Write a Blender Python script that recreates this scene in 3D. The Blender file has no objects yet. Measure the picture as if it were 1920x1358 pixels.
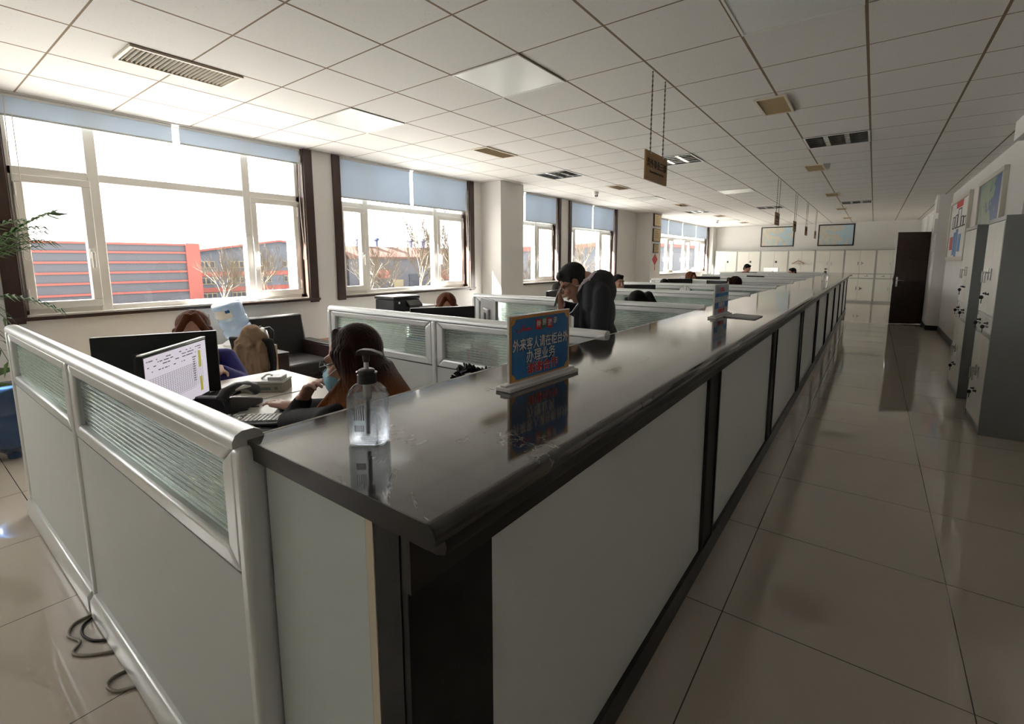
import bpy, bmesh, math, random
from mathutils import Vector, Matrix
random.seed(7)
scene = bpy.context.scene
COL = scene.collection
PI = math.pi

# ------------------------------------------------------------------ camera, world, sun, exposure
CAM_H = 1.475
yaw, pitch, roll = 0.6446, 0.1348, -0.0026
fw = Vector((-math.sin(yaw)*math.cos(pitch), math.cos(yaw)*math.cos(pitch), -math.sin(pitch)))
rt0 = Vector((math.cos(yaw), math.sin(yaw), 0)); up0 = rt0.cross(fw)
rt = rt0*math.cos(roll) + up0*math.sin(roll); up = up0*math.cos(roll) - rt0*math.sin(roll)
cd = bpy.data.cameras.new('camera'); cam = bpy.data.objects.new('camera', cd); COL.objects.link(cam)
cd.sensor_width = 36; cd.lens = 896/1920*36; cd.shift_y = -69/1920; cd.clip_start = .02; cd.clip_end = 400
cam.matrix_world = Matrix((( rt.x, up.x, -fw.x, 0), (rt.y, up.y, -fw.y, 0), (rt.z, up.z, -fw.z, CAM_H), (0, 0, 0, 1)))
scene.camera = cam
vs = scene.view_settings
vs.view_transform = 'Standard'; vs.look = 'None'; vs.gamma = 1; vs.use_curve_mapping = False
vs.exposure = 0.8
w = bpy.data.worlds.new('sky'); scene.world = w; w.use_nodes = True
bg = w.node_tree.nodes['Background']; bg.inputs[0].default_value = (1.0, .95, .93, 1); bg.inputs[1].default_value = 4.2
sd = bpy.data.lights.new('sun', 'SUN'); sun = bpy.data.objects.new('sun', sd); COL.objects.link(sun)
sd.energy = 95.0; sd.angle = math.radians(.6); sd.color = (1, .97, .93)
sun.location = (-20, -10, 30)
sun.rotation_euler = Vector((1, 3.0, -1.49)).to_track_quat('-Z', 'Y').to_euler()
cy = scene.cycles
cy.max_bounces = 12; cy.diffuse_bounces = 6; cy.glossy_bounces = 5; cy.transmission_bounces = 8; cy.transparent_max_bounces = 16
cy.sample_clamp_indirect = 6; cy.caustics_reflective = False; cy.caustics_refractive = False

# ------------------------------------------------------------------ materials
def mat(name, col, rough=.5, metal=0, spec=.5, bump=None, coat=0, emit=0, vary=None, alpha=None, trans=0, sub=0):
    m = bpy.data.materials.new(name); m.use_nodes = True
    nt = m.node_tree; b = nt.nodes['Principled BSDF']
    b.inputs['Base Color'].default_value = (*col, 1); b.inputs['Roughness'].default_value = rough
    b.inputs['Metallic'].default_value = metal; b.inputs['Specular IOR Level'].default_value = spec
    if coat: b.inputs['Coat Weight'].default_value = coat; b.inputs['Coat Roughness'].default_value = .05
    if emit: b.inputs['Emission Color'].default_value = (*col, 1); b.inputs['Emission Strength'].default_value = emit
    if trans: b.inputs['Transmission Weight'].default_value = trans
    if sub: b.inputs['Subsurface Weight'].default_value = sub; b.inputs['Subsurface Radius'].default_value = (.02, .008, .004)
    tc = None
    if bump or vary: tc = nt.nodes.new('ShaderNodeTexCoord')
    if bump:
        n = nt.nodes.new('ShaderNodeTexNoise'); n.inputs['Scale'].default_value = bump[0]; n.inputs['Detail'].default_value = 4
        bp = nt.nodes.new('ShaderNodeBump'); bp.inputs['Strength'].default_value = bump[1]; bp.inputs['Distance'].default_value = .01
        nt.links.new(tc.outputs['Object'], n.inputs['Vector']); nt.links.new(n.outputs['Fac'], bp.inputs['Height']); nt.links.new(bp.outputs[0], b.inputs['Normal'])
    if vary:
        n = nt.nodes.new('ShaderNodeTexNoise'); n.inputs['Scale'].default_value = vary[0]; n.inputs['Detail'].default_value = 5
        r = nt.nodes.new('ShaderNodeMix'); r.data_type = 'RGBA'
        r.inputs['A'].default_value = (*col, 1); r.inputs['B'].default_value = (*vary[1], 1)
        nt.links.new(tc.outputs['Object'], n.inputs['Vector']); nt.links.new(n.outputs['Fac'], r.inputs['Factor']); nt.links.new(r.outputs['Result'], b.inputs['Base Color'])
    return m
def N(nt, t, **kw):
    n = nt.nodes.new(t)
    for k, v in kw.items():
        if k in n.inputs: n.inputs[k].default_value = v
        else: setattr(n, k, v)
    return n
def math_node(nt, op, a, b=None, c=None):
    n = nt.nodes.new('ShaderNodeMath'); n.operation = op
    for i, v in enumerate((a, b, c)):
        if v is None: continue
        if isinstance(v, (int, float)): n.inputs[i].default_value = v
        else: nt.links.new(v, n.inputs[i])
    return n.outputs[0]
def grid_mask(nt, comp, off, pitch_, width):
    a = math_node(nt, 'SUBTRACT', comp, off); a = math_node(nt, 'DIVIDE', a, pitch_)
    a = math_node(nt, 'ADD', a, .5); a = math_node(nt, 'FLOORED_MODULO', a, 1.0)
    a = math_node(nt, 'SUBTRACT', a, .5); a = math_node(nt, 'ABSOLUTE', a)
    return math_node(nt, 'LESS_THAN', a, width/pitch_/2)

AX, PX, AY, PY_ = -3.679, .5907, .8105, .6                      # ceiling grid: origin and pitch
CEIL = 2.777
def ceiling_material():
    m = bpy.data.materials.new('mineral_ceiling_tile'); m.use_nodes = True; nt = m.node_tree; b = nt.nodes['Principled BSDF']
    tc = N(nt, 'ShaderNodeTexCoord'); sp = N(nt, 'ShaderNodeSeparateXYZ'); nt.links.new(tc.outputs['Object'], sp.inputs[0])
    gx = grid_mask(nt, sp.outputs[0], AX, PX, .016); gy = grid_mask(nt, sp.outputs[1], AY, PY_, .011)
    g = math_node(nt, 'MAXIMUM', gx, gy)
    vo = N(nt, 'ShaderNodeTexVoronoi', Scale=42.0); nt.links.new(tc.outputs['Object'], vo.inputs['Vector'])
    n = N(nt, 'ShaderNodeTexNoise', Scale=9.0); nt.links.new(tc.outputs['Object'], n.inputs['Vector'])
    thr = math_node(nt, 'MULTIPLY', n.outputs['Fac'], .24)
    dot = math_node(nt, 'LESS_THAN', vo.outputs['Distance'], thr)
    dot = math_node(nt, 'MULTIPLY', dot, .45)
    c1 = N(nt, 'ShaderNodeMix', data_type='RGBA'); c1.inputs['A'].default_value = (.76, .745, .72, 1); c1.inputs['B'].default_value = (.42, .38, .33, 1)
    nt.links.new(dot, c1.inputs['Factor'])
    c2 = N(nt, 'ShaderNodeMix', data_type='RGBA'); c2.inputs['B'].default_value = (.20, .14, .085, 1)
    nt.links.new(c1.outputs['Result'], c2.inputs['A']); nt.links.new(g, c2.inputs['Factor'])
    nt.links.new(c2.outputs['Result'], b.inputs['Base Color']); b.inputs['Roughness'].default_value = .8
    b.inputs['Specular IOR Level'].default_value = .25
    return m
def floor_material():
    m = bpy.data.materials.new('polished_floor_tile'); m.use_nodes = True; nt = m.node_tree; b = nt.nodes['Principled BSDF']
    tc = N(nt, 'ShaderNodeTexCoord'); sp = N(nt, 'ShaderNodeSeparateXYZ'); nt.links.new(tc.outputs['Object'], sp.inputs[0])
    gx = grid_mask(nt, sp.outputs[0], -.398, .777, .004); gy = grid_mask(nt, sp.outputs[1], 2.006, .79, .004)
    g = math_node(nt, 'MAXIMUM', gx, gy)
    n = N(nt, 'ShaderNodeTexNoise', Scale=1.6, Detail=6.0, Roughness=.6); nt.links.new(tc.outputs['Object'], n.inputs['Vector'])
    c1 = N(nt, 'ShaderNodeMix', data_type='RGBA'); c1.inputs['A'].default_value = (.47, .425, .355, 1); c1.inputs['B'].default_value = (.56, .51, .435, 1)
    nt.links.new(n.outputs['Fac'], c1.inputs['Factor'])
    c2 = N(nt, 'ShaderNodeMix', data_type='RGBA'); c2.inputs['B'].default_value = (.05, .045, .04, 1)
    nt.links.new(c1.outputs['Result'], c2.inputs['A']); nt.links.new(g, c2.inputs['Factor'])
    nt.links.new(c2.outputs['Result'], b.inputs['Base Color']); b.inputs['Roughness'].default_value = .03
    b.inputs['IOR'].default_value = 1.75
    n2 = N(nt, 'ShaderNodeTexNoise', Scale=1.3, Detail=1.0); nt.links.new(tc.outputs['Object'], n2.inputs['Vector'])
    bp = N(nt, 'ShaderNodeBump', Strength=.010, Distance=.008); nt.links.new(n2.outputs['Fac'], bp.inputs['Height']); nt.links.new(bp.outputs[0], b.inputs['Normal'])
    return m
def marble_material():
    m = bpy.data.materials.new('black_marble_laminate'); m.use_nodes = True; nt = m.node_tree; b = nt.nodes['Principled BSDF']
    tc = N(nt, 'ShaderNodeTexCoord')
    n = N(nt, 'ShaderNodeTexNoise', Scale=1.7, Detail=9.0, Roughness=.66, Distortion=1.3); nt.links.new(tc.outputs['Object'], n.inputs['Vector'])
    v = math_node(nt, 'SUBTRACT', n.outputs['Fac'], .5); v = math_node(nt, 'ABSOLUTE', v); v = math_node(nt, 'LESS_THAN', v, .0055)
    n2 = N(nt, 'ShaderNodeTexNoise', Scale=3.5, Detail=3.0); nt.links.new(tc.outputs['Object'], n2.inputs['Vector'])
    k = math_node(nt, 'SUBTRACT', n2.outputs['Fac'], .47); k = math_node(nt, 'MULTIPLY', k, 5.0); k.node.use_clamp = True
    v = math_node(nt, 'MULTIPLY', v, k)
    c = N(nt, 'ShaderNodeMix', data_type='RGBA'); c.inputs['A'].default_value = (.030, .026, .023, 1); c.inputs['B'].default_value = (.22, .215, .21, 1)
    nt.links.new(v, c.inputs['Factor']); nt.links.new(c.outputs['Result'], b.inputs['Base Color'])
    b.inputs['Roughness'].default_value = .075; b.inputs['IOR'].default_value = 1.75
    mp = N(nt, 'ShaderNodeMapping'); mp.inputs['Scale'].default_value = (90, 25, 60); nt.links.new(tc.outputs['Object'], mp.inputs['Vector'])
    n3 = N(nt, 'ShaderNodeTexNoise', Scale=1.0, Detail=2.0); nt.links.new(mp.outputs[0], n3.inputs['Vector'])
    bp = N(nt, 'ShaderNodeBump', Strength=.012, Distance=.003); nt.links.new(n3.outputs['Fac'], bp.inputs['Height']); nt.links.new(bp.outputs[0], b.inputs['Normal'])
    return m
def pane_material(name, tint, refl=.06):
    m = bpy.data.materials.new(name); m.use_nodes = True; nt = m.node_tree; nt.nodes.remove(nt.nodes['Principled BSDF'])
    t = N(nt, 'ShaderNodeBsdfTransparent', Color=(*tint, 1)); g = N(nt, 'ShaderNodeBsdfGlossy', Roughness=.01)
    lw = N(nt, 'ShaderNodeLayerWeight', Blend=.5); fp = math_node(nt, 'POWER', lw.outputs['Facing'], 5.0); fp = math_node(nt, 'MULTIPLY', fp, .5); fp = math_node(nt, 'ADD', fp, .03); mx = N(nt, 'ShaderNodeMixShader')
    nt.links.new(fp, mx.inputs[0]); nt.links.new(t.outputs[0], mx.inputs[1]); nt.links.new(g.outputs[0], mx.inputs[2])
    nt.links.new(mx.outputs[0], nt.nodes['Material Output'].inputs[0]); return m
def ribbed_glass_material():
    m = bpy.data.materials.new('ribbed_partition_glass'); m.use_nodes = True; nt = m.node_tree; nt.nodes.remove(nt.nodes['Principled BSDF'])
    tc = N(nt, 'ShaderNodeTexCoord'); sp = N(nt, 'ShaderNodeSeparateXYZ'); nt.links.new(tc.outputs['Object'], sp.inputs[0])
    wv = math_node(nt, 'MULTIPLY', sp.outputs[2], 2*PI/.0165); s = math_node(nt, 'SINE', wv)
    rib_highlight = math_node(nt, 'GREATER_THAN', s, .86)  # whiter stripe on each rib crest, a highlight put into the mix
    bp = N(nt, 'ShaderNodeBump', Strength=1.0, Distance=.004); nt.links.new(s, bp.inputs['Height'])
    t = N(nt, 'ShaderNodeBsdfTransparent', Color=(.82, .92, .87, 1)); rf = N(nt, 'ShaderNodeBsdfRefraction', Color=(.82, .92, .87, 1), Roughness=.12, IOR=1.03)
    nt.links.new(bp.outputs[0], rf.inputs['Normal'])
    d = N(nt, 'ShaderNodeBsdfDiffuse', Color=(.70, .78, .74, 1)); tl = N(nt, 'ShaderNodeBsdfTranslucent', Color=(.85, .92, .89, 1))
    g = N(nt, 'ShaderNodeBsdfGlossy', Roughness=.12, Color=(.9, .95, .92, 1)); nt.links.new(bp.outputs[0], g.inputs['Normal'])
    a1 = N(nt, 'ShaderNodeMixShader'); a1.inputs[0].default_value = .55; nt.links.new(t.outputs[0], a1.inputs[1]); nt.links.new(rf.outputs[0], a1.inputs[2])
    a2 = N(nt, 'ShaderNodeMixShader'); a2.inputs[0].default_value = .5; nt.links.new(d.outputs[0], a2.inputs[1]); nt.links.new(tl.outputs[0], a2.inputs[2])
    f = math_node(nt, 'MULTIPLY', rib_highlight, .5); f = math_node(nt, 'ADD', f, .26)
    a3 = N(nt, 'ShaderNodeMixShader'); nt.links.new(f, a3.inputs[0]); nt.links.new(a1.outputs[0], a3.inputs[1]); nt.links.new(a2.outputs[0], a3.inputs[2])
    a4 = N(nt, 'ShaderNodeMixShader'); a4.inputs[0].default_value = .10; nt.links.new(a3.outputs[0], a4.inputs[1]); nt.links.new(g.outputs[0], a4.inputs[2])
    nt.links.new(a4.outputs[0], nt.nodes['Material Output'].inputs[0]); return m
def blind_material():
    m = bpy.data.materials.new('blind_fabric'); m.use_nodes = True; nt = m.node_tree; nt.nodes.remove(nt.nodes['Principled BSDF'])
    d = N(nt, 'ShaderNodeBsdfDiffuse', Color=(.64, .70, .74, 1)); tl = N(nt, 'ShaderNodeBsdfTranslucent', Color=(.105, .130, .165, 1))
    mx = N(nt, 'ShaderNodeAddShader'); nt.links.new(d.outputs[0], mx.inputs[0]); nt.links.new(tl.outputs[0], mx.inputs[1])
    nt.links.new(mx.outputs[0], nt.nodes['Material Output'].inputs[0]); return m
def hair_material(name, c0, c1=None, z0=.8, z1=1.0, rough=.55):
    m = mat(name, c0, rough, spec=.1); nt = m.node_tree; b = nt.nodes['Principled BSDF']
    tc = N(nt, 'ShaderNodeTexCoord')
    mp = N(nt, 'ShaderNodeMapping'); mp.inputs['Scale'].default_value = (120, 120, 9); nt.links.new(tc.outputs['Object'], mp.inputs['Vector'])
    n = N(nt, 'ShaderNodeTexNoise', Scale=1.0, Detail=3.0); nt.links.new(mp.outputs[0], n.inputs['Vector'])
    bp = N(nt, 'ShaderNodeBump', Strength=.75, Distance=.012); nt.links.new(n.outputs['Fac'], bp.inputs['Height']); nt.links.new(bp.outputs[0], b.inputs['Normal'])
    if c1:                                                        # dyed ends
        sp = N(nt, 'ShaderNodeSeparateXYZ'); nt.links.new(tc.outputs['Object'], sp.inputs[0])
        mr = N(nt, 'ShaderNodeMapRange'); mr.inputs[1].default_value = z0; mr.inputs[2].default_value = z1
        nt.links.new(sp.outputs[2], mr.inputs[0])
        c = N(nt, 'ShaderNodeMix', data_type='RGBA'); c.inputs['A'].default_value = (*c1, 1); c.inputs['B'].default_value = (*c0, 1)
        nt.links.new(mr.outputs[0], c.inputs['Factor']); nt.links.new(c.outputs['Result'], b.inputs['Base Color'])
    return m

M = dict(
    ceil=ceiling_material(), floor=floor_material(), marble=marble_material(), marble_edge=mat('dark_marble_edging', (.014, .013, .012), .35, spec=.3, vary=(5, (.022, .02, .019))),
    wall=mat('painted_wall', (.76, .745, .725), .75, bump=(60, .05), vary=(1.2, (.72, .70, .67))),
    dark_wood=mat('dark_brown_wood', (.035, .018, .014), .35, vary=(14, (.05, .027, .02))),
    pvc=mat('white_window_plastic', (.78, .75, .70), .35), pane=pane_material('window_pane', (.97, .98, .98)),
    concrete=mat('outside_concrete', (.24, .24, .22), .9, vary=(3, (.19, .19, .18))),
    blind=blind_material(), alu=mat('silver_aluminium', (.75, .775, .775), .32, .35, vary=(30, (.71, .735, .735))),
    laminate=mat('grey_white_laminate', (.60, .625, .62), .55, bump=(180, .06), vary=(90, (.56, .585, .58))),
    ribbed=ribbed_glass_material(), gasket=mat('black_rubber_gasket', (.015, .015, .015), .6),
    counter_white=mat('frosted_white_panel', (.68, .72, .715), .24), counter_black=mat('black_satin_panel', (.012, .012, .013), .45, spec=.25, bump=(200, .05)),
    end_panel=mat('pale_grey_end_panel', (.56, .62, .605), .5, vary=(6, (.53, .59, .575))), edge_band=mat('cream_edge_band', (.62, .55, .42), .6),
    desk=mat('pale_desk_laminate', (.74, .70, .64), .3, vary=(12, (.70, .66, .60))),
    black=mat('black_plastic', (.012, .012, .014), .35), black_matt=mat('matt_black_plastic', (.018, .018, .02), .6), grey_plastic=mat('grey_plastic', (.30, .31, .31), .45),
    light_plastic=mat('light_grey_plastic', (.60, .60, .58), .4), beige_plastic=mat('beige_grey_plastic', (.30, .27, .22), .5), white=mat('white_plastic', (.80, .80, .78), .4),
    paper=mat('white_paper', (.80, .79, .76), .7), silver=mat('polished_steel', (.78, .79, .80), .14, 1.0), steel=mat('brushed_steel', (.55, .55, .54), .3, 1.0),
    cab=mat('cream_painted_steel', (.76, .75, .69), .22, vary=(4, (.73, .72, .66))), cab_grey=mat('grey_painted_steel', (.225, .24, .235), .42, vary=(40, (.205, .22, .215))),
    cab_frame=mat('pale_grey_painted_steel', (.42, .44, .41), .35),
    brass=mat('gold_plaque', (.50, .36, .14), .35, .5, vary=(25, (.42, .30, .12))), tan=mat('tan_vent_paint', (.40, .30, .16), .6), dark_slot=mat('dark_vent_slot', (.06, .05, .04), .8),
    vent_frame=mat('ivory_vent_frame', (.70, .62, .50), .5), lamp_panel=mat('white_diffuser_panel', (.82, .84, .82), .28), louvre=mat('mirror_louvre', (.80, .79, .76), .16, 1.0),
    lamp_dark=mat('lamp_housing', (.10, .11, .11), .5), sign_wood=mat('ochre_sign_board', (.34, .20, .07), .5, vary=(10, (.30, .17, .06))),
    ink=mat('black_ink', (.012, .010, .009), .6), ink_white=mat('white_ink', (.85, .85, .84), .6), ink_red=mat('red_ink', (.62, .03, .03), .6), ink_yellow=mat('yellow_ink', (.70, .62, .08), .6),
    ink_green=mat('green_ink', (.04, .20, .07), .6), ink_blue=mat('blue_ink', (.05, .16, .42), .6), sign_blue=mat('blue_sign_print', (.015, .13, .42), .4, vary=(3, (.03, .22, .52))),
    sign_border=mat('orange_sign_border', (.60, .20, .07), .45, vary=(9, (.62, .42, .10))), sign_reflection=mat('pale_blue_painted_reflection', (.42, .50, .58), .45),
    acrylic=mat('white_acrylic', (.82, .82, .80), .25), leather=mat('black_leather', (.013, .011, .012), .38, bump=(120, .12)), leather_seam=mat('dark_brown_arm_wood', (.035, .02, .02), .3),
    wood_light=mat('pale_drawer_wood', (.60, .47, .30), .5, vary=(20, (.55, .42, .26))), wood_red=mat('red_brown_wood', (.28, .11, .05), .45),
    jug=None, khaki=mat('khaki_cloth', (.22, .145, .085), .85, bump=(40, .35), vary=(8, (.18, .115, .065))),
    skin=mat('skin', (.52, .30, .215), .5, sub=.12, vary=(30, (.48, .26, .185))), skin_dark=mat('tanned_skin', (.38, .20, .13), .5, sub=.1, vary=(30, (.34, .17, .11))), lip=mat('lips', (.36, .12, .10), .5),
    eye=mat('dark_eye', (.02, .014, .012), .15), eye_white=mat('eye_white', (.7, .68, .64), .3),
    suit=mat('navy_suit_cloth', (.010, .011, .018), .8, bump=(220, .12)), shirt=mat('pink_white_shirt', (.66, .56, .66), .75), black_cloth=mat('black_knit', (.012, .012, .014), .9, bump=(150, .25)),
    blue_cloth=mat('royal_blue_cloth', (.022, .018, .20), .75, bump=(60, .25), vary=(6, (.015, .012, .14))), pale_blue_cloth=mat('pale_blue_shirt', (.45, .55, .68), .8), white_cloth=mat('white_shirt', (.74, .74, .74), .8),
    purple_cloth=mat('purple_red_jersey', (.07, .02, .20), .8, vary=(9, (.30, .02, .06))), trousers=mat('dark_trousers', (.02, .02, .025), .85), shoe=mat('black_shoe', (.012, .011, .011), .4),
    mask=mat('blue_face_mask', (.30, .55, .68), .7, bump=(90, .2)), hair_black=hair_material('black_hair', (.010, .009, .009)), hair_grey=hair_material('greying_black_hair', (.020, .020, .021)),
    hair_brown=hair_material('auburn_hair', (.115, .034, .014)), hair_dark=hair_material('dark_brown_hair', (.030, .014, .009)),
    hair_dyed=hair_material('brown_hair_with_orange_ends', (.022, .0075, .0045), (.42, .13, .018), .80, 1.08),
    leaf=mat('palm_leaf', (.05, .13, .03), .45, vary=(7, (.11, .20, .05))), stem=mat('palm_stem', (.16, .20, .07), .6), pot=mat('white_ceramic_pot', (.72, .71, .68), .25), soil=mat('dark_soil', (.04, .03, .02), .9),
    cable=mat('grey_cable', (.22, .20, .16), .5), cord=mat('white_cord', (.72, .68, .60), .6),
    screen=mat('lit_spreadsheet_screen', (.50, .46, .52), .3, emit=.62), screen_dark=mat('dark_screen', (.01, .012, .016), .12), screen_ink=mat('grey_screen_ink', (.16, .15, .18), .6), screen_yellow=mat('yellow_screen_cells', (.62, .56, .10), .5, emit=.25),
    map_land=None, frame_black=mat('black_picture_frame', (.015, .014, .014), .3), frame_silver=mat('ivory_picture_frame', (.62, .58, .50), .35, .2), red_knot=mat('red_satin', (.50, .018, .025), .5),
    tile_edge=mat('black_skirting', (.02, .018, .016), .3),
)
def liquid_material(name, col, rough=.02, ior=1.33):
    m = bpy.data.materials.new(name); m.use_nodes = True; nt = m.node_tree; nt.nodes.remove(nt.nodes['Principled BSDF'])
    g = N(nt, 'ShaderNodeBsdfGlass', Color=(*col, 1), Roughness=rough, IOR=ior)
    t = N(nt, 'ShaderNodeBsdfTransparent', Color=(*col, 1)); mx = N(nt, 'ShaderNodeMixShader'); mx.inputs[0].default_value = .68
    nt.links.new(g.outputs[0], mx.inputs[1]); nt.links.new(t.outputs[0], mx.inputs[2]); nt.links.new(mx.outputs[0], nt.nodes['Material Output'].inputs[0]); return m
def jug_material(name, col, k):
    m = mat(name, col, .08, coat=.5); nt = m.node_tree; b = nt.nodes['Principled BSDF']
    t = N(nt, 'ShaderNodeBsdfTransparent', Color=(*[v*.5+.5 for v in col], 1)); mx = N(nt, 'ShaderNodeMixShader'); mx.inputs[0].default_value = k
    nt.links.new(t.outputs[0], mx.inputs[1]); nt.links.new(b.outputs[0], mx.inputs[2]); nt.links.new(mx.outputs[0], nt.nodes['Material Output'].inputs[0]); return m
M['gel'] = liquid_material('clear_gel', (.90, .93, .96)); M['clear'] = liquid_material('clear_plastic', (.95, .96, .97), .01, 1.2)
M['jug'] = jug_material('pale_blue_jug_plastic', (.62, .76, .90), .5); M['jug_dark'] = jug_material('blue_jug_plastic', (.035, .085, .20), .8)
def map_material(name, sea, lands, scale):
    m = bpy.data.materials.new(name); m.use_nodes = True; nt = m.node_tree; b = nt.nodes['Principled BSDF']
    tc = N(nt, 'ShaderNodeTexCoord'); n = N(nt, 'ShaderNodeTexNoise', Scale=scale, Detail=6.0); nt.links.new(tc.outputs['Object'], n.inputs['Vector'])
    sp = N(nt, 'ShaderNodeSeparateXYZ'); nt.links.new(tc.outputs['Object'], sp.inputs[0])
    bias = math_node(nt, 'MULTIPLY', sp.outputs[0], -.28); v = math_node(nt, 'ADD', n.outputs['Fac'], bias)
    cr = N(nt, 'ShaderNodeValToRGB'); nt.links.new(v, cr.inputs[0]); e = cr.color_ramp; e.interpolation = 'CONSTANT'
    e.elements[0].color = (*sea, 1); e.elements[1].position = .47; e.elements[1].color = (*lands[0], 1)
    for p, c in zip((.53, .59, .66), lands[1:]):
        q = e.elements.new(p); q.color = (*c, 1)
    nt.links.new(cr.outputs[0], b.inputs['Base Color']); b.inputs['Roughness'].default_value = .35; return m
M['map_a'] = map_material('province_map_print', (.46, .58, .64), [(.62, .56, .46), (.66, .60, .50), (.58, .60, .52), (.52, .58, .56)], 3.0)
M['map_b'] = map_material('country_map_print', (.42, .56, .64), [(.60, .55, .48), (.56, .52, .47), (.58, .57, .48), (.46, .54, .56)], 2.6)
M['map_c'] = map_material('blue_map_poster_print', (.03, .10, .30), [(.24, .34, .22), (.30, .38, .25), (.26, .34, .26), (.16, .24, .34)], 2.2)

# ------------------------------------------------------------------ mesh helpers
class MB:
    def __init__(s): s.v = []; s.f = []
    def add(s, vs_, fs, Mx=None):
        o = len(s.v); s.v += [tuple(Mx @ Vector(p)) if Mx else tuple(p) for p in vs_]; s.f += [tuple(i+o for i in f) for f in fs]; return s
    def box(s, x0, y0, z0, x1, y1, z1, Mx=None):
        return s.add([(x0,y0,z0),(x1,y0,z0),(x1,y1,z0),(x0,y1,z0),(x0,y0,z1),(x1,y0,z1),(x1,y1,z1),(x0,y1,z1)],
              [(0,3,2,1),(4,5,6,7),(0,1,5,4),(1,2,6,5),(2,3,7,6),(3,0,4,7)], Mx)
    def cyl(s, p0, p1, r0, r1=None, n=16):
        r1 = r0 if r1 is None else r1; p0 = Vector(p0); p1 = Vector(p1); d = (p1-p0).normalized()
        a = d.orthogonal().normalized(); b = d.cross(a)
        vv = []
        for p, r in ((p0, r0), (p1, r1)):
            vv += [p + (a*math.cos(2*PI*i/n) + b*math.sin(2*PI*i/n))*r for i in range(n)]
        return s.add(vv, [(i, (i+1) % n, n+(i+1) % n, n+i) for i in range(n)] + [tuple(range(n-1, -1, -1)), tuple(range(n, 2*n))])
    def tube(s, pts, r, n=8):
        pts = [Vector(p) for p in pts]; rs = r if isinstance(r, (list, tuple)) else [r]*len(pts); rings = []; a = None
        for i, p in enumerate(pts):
            d = (pts[min(i+1, len(pts)-1)] - pts[max(i-1, 0)]).normalized()
            a = d.orthogonal().normalized() if a is None else (a - d*a.dot(d)).normalized()
            b = d.cross(a); rings.append([p + (a*math.cos(2*PI*k/n) + b*math.sin(2*PI*k/n))*rs[i] for k in range(n)])
        vv = [q for R in rings for q in R]; m = len(pts)
        fs = [(i*n+k, i*n+(k+1) % n, (i+1)*n+(k+1) % n, (i+1)*n+k) for i in range(m-1) for k in range(n)]
        return s.add(vv, fs + [tuple(range(n-1, -1, -1)), tuple(range((m-1)*n, m*n))])
    def lathe(s, prof, n=28, c=(0, 0, 0), Mx=None, sx=1, sy=1, closed=True):
        vv = [(c[0]+r*math.cos(2*PI*k/n)*sx, c[1]+r*math.sin(2*PI*k/n)*sy, c[2]+z) for r, z in prof for k in range(n)]
        m = len(prof); fs = [(i*n+k, i*n+(k+1) % n, (i+1)*n+(k+1) % n, (i+1)*n+k) for i in range(m-1) for k in range(n)]
        if closed: fs += [tuple(range(n-1, -1, -1)), tuple(range((m-1)*n, m*n))]
        return s.add(vv, fs, Mx)
    def prism(s, poly, axis, a, b, Mx=None):                      # poly in the two other axes, extruded along axis from a to b
        def P(u, v, t): return {'x': (t, u, v), 'y': (u, t, v), 'z': (u, v, t)}[axis]
        n = len(poly)
        return s.add([P(u, v, a) for u, v in poly] + [P(u, v, b) for u, v in poly],
              [(i, (i+1) % n, n+(i+1) % n, n+i) for i in range(n)] + [tuple(range(n-1, -1, -1)), tuple(range(n, 2*n))], Mx)
    def ell(s, c, r, R=None, seg=20, ring=12):
        vv = [(0, 0, 1)]
        for i in range(1, ring):
            t = PI*i/ring; vv += [(math.sin(t)*math.cos(2*PI*k/seg), math.sin(t)*math.sin(2*PI*k/seg), math.cos(t)) for k in range(seg)]
        vv.append((0, 0, -1)); c = Vector(c)
        vv = [c + ((R @ Vector((p[0]*r[0], p[1]*r[1], p[2]*r[2]))) if R else Vector((p[0]*r[0], p[1]*r[1], p[2]*r[2]))) for p in vv]
        fs = [(0, 1+k, 1+(k+1) % seg) for k in range(seg)]
        for i in range(ring-2): fs += [(1+i*seg+k, 1+(i+1)*seg+k, 1+(i+1)*seg+(k+1) % seg, 1+i*seg+(k+1) % seg) for k in range(seg)]
        L = len(vv)-1; o = 1+(ring-2)*seg; fs += [(o+k, L, o+(k+1) % seg) for k in range(seg)]
        return s.add(vv, fs)
    def cap(s, p0, p1, r0, r1=None, n=14):                         # tapered capsule
        r1 = r0 if r1 is None else r1; p0 = Vector(p0); p1 = Vector(p1); d = p1-p0; L = d.length
        if L < 1e-6: return s.ell(p0, (r0, r0, r0))
        d /= L; a = d.orthogonal().normalized(); b = d.cross(a); K = 5; prof = []
        for i in range(1, K+1): t = PI/2*i/K; prof.append((r0*math.sin(t), -r0*math.cos(t)))
        for i in range(0, K): t = PI/2*i/K; prof.append((r1*math.cos(t), L + r1*math.sin(t)))
        vv = [p0 - d*r0]
        for r, z in prof: vv += [p0 + d*z + (a*math.cos(2*PI*k/n)+b*math.sin(2*PI*k/n))*r for k in range(n)]
        vv.append(p1 + d*r1); m = len(prof)
        fs = [(0, 1+(k+1) % n, 1+k) for k in range(n)]
        for i in range(m-1): fs += [(1+i*n+k, 1+i*n+(k+1) % n, 1+(i+1)*n+(k+1) % n, 1+(i+1)*n+k) for k in range(n)]
        o = 1+(m-1)*n; fs += [(o+k, o+(k+1) % n, len(vv)-1) for k in range(n)]
        return s.add(vv, fs)
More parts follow.
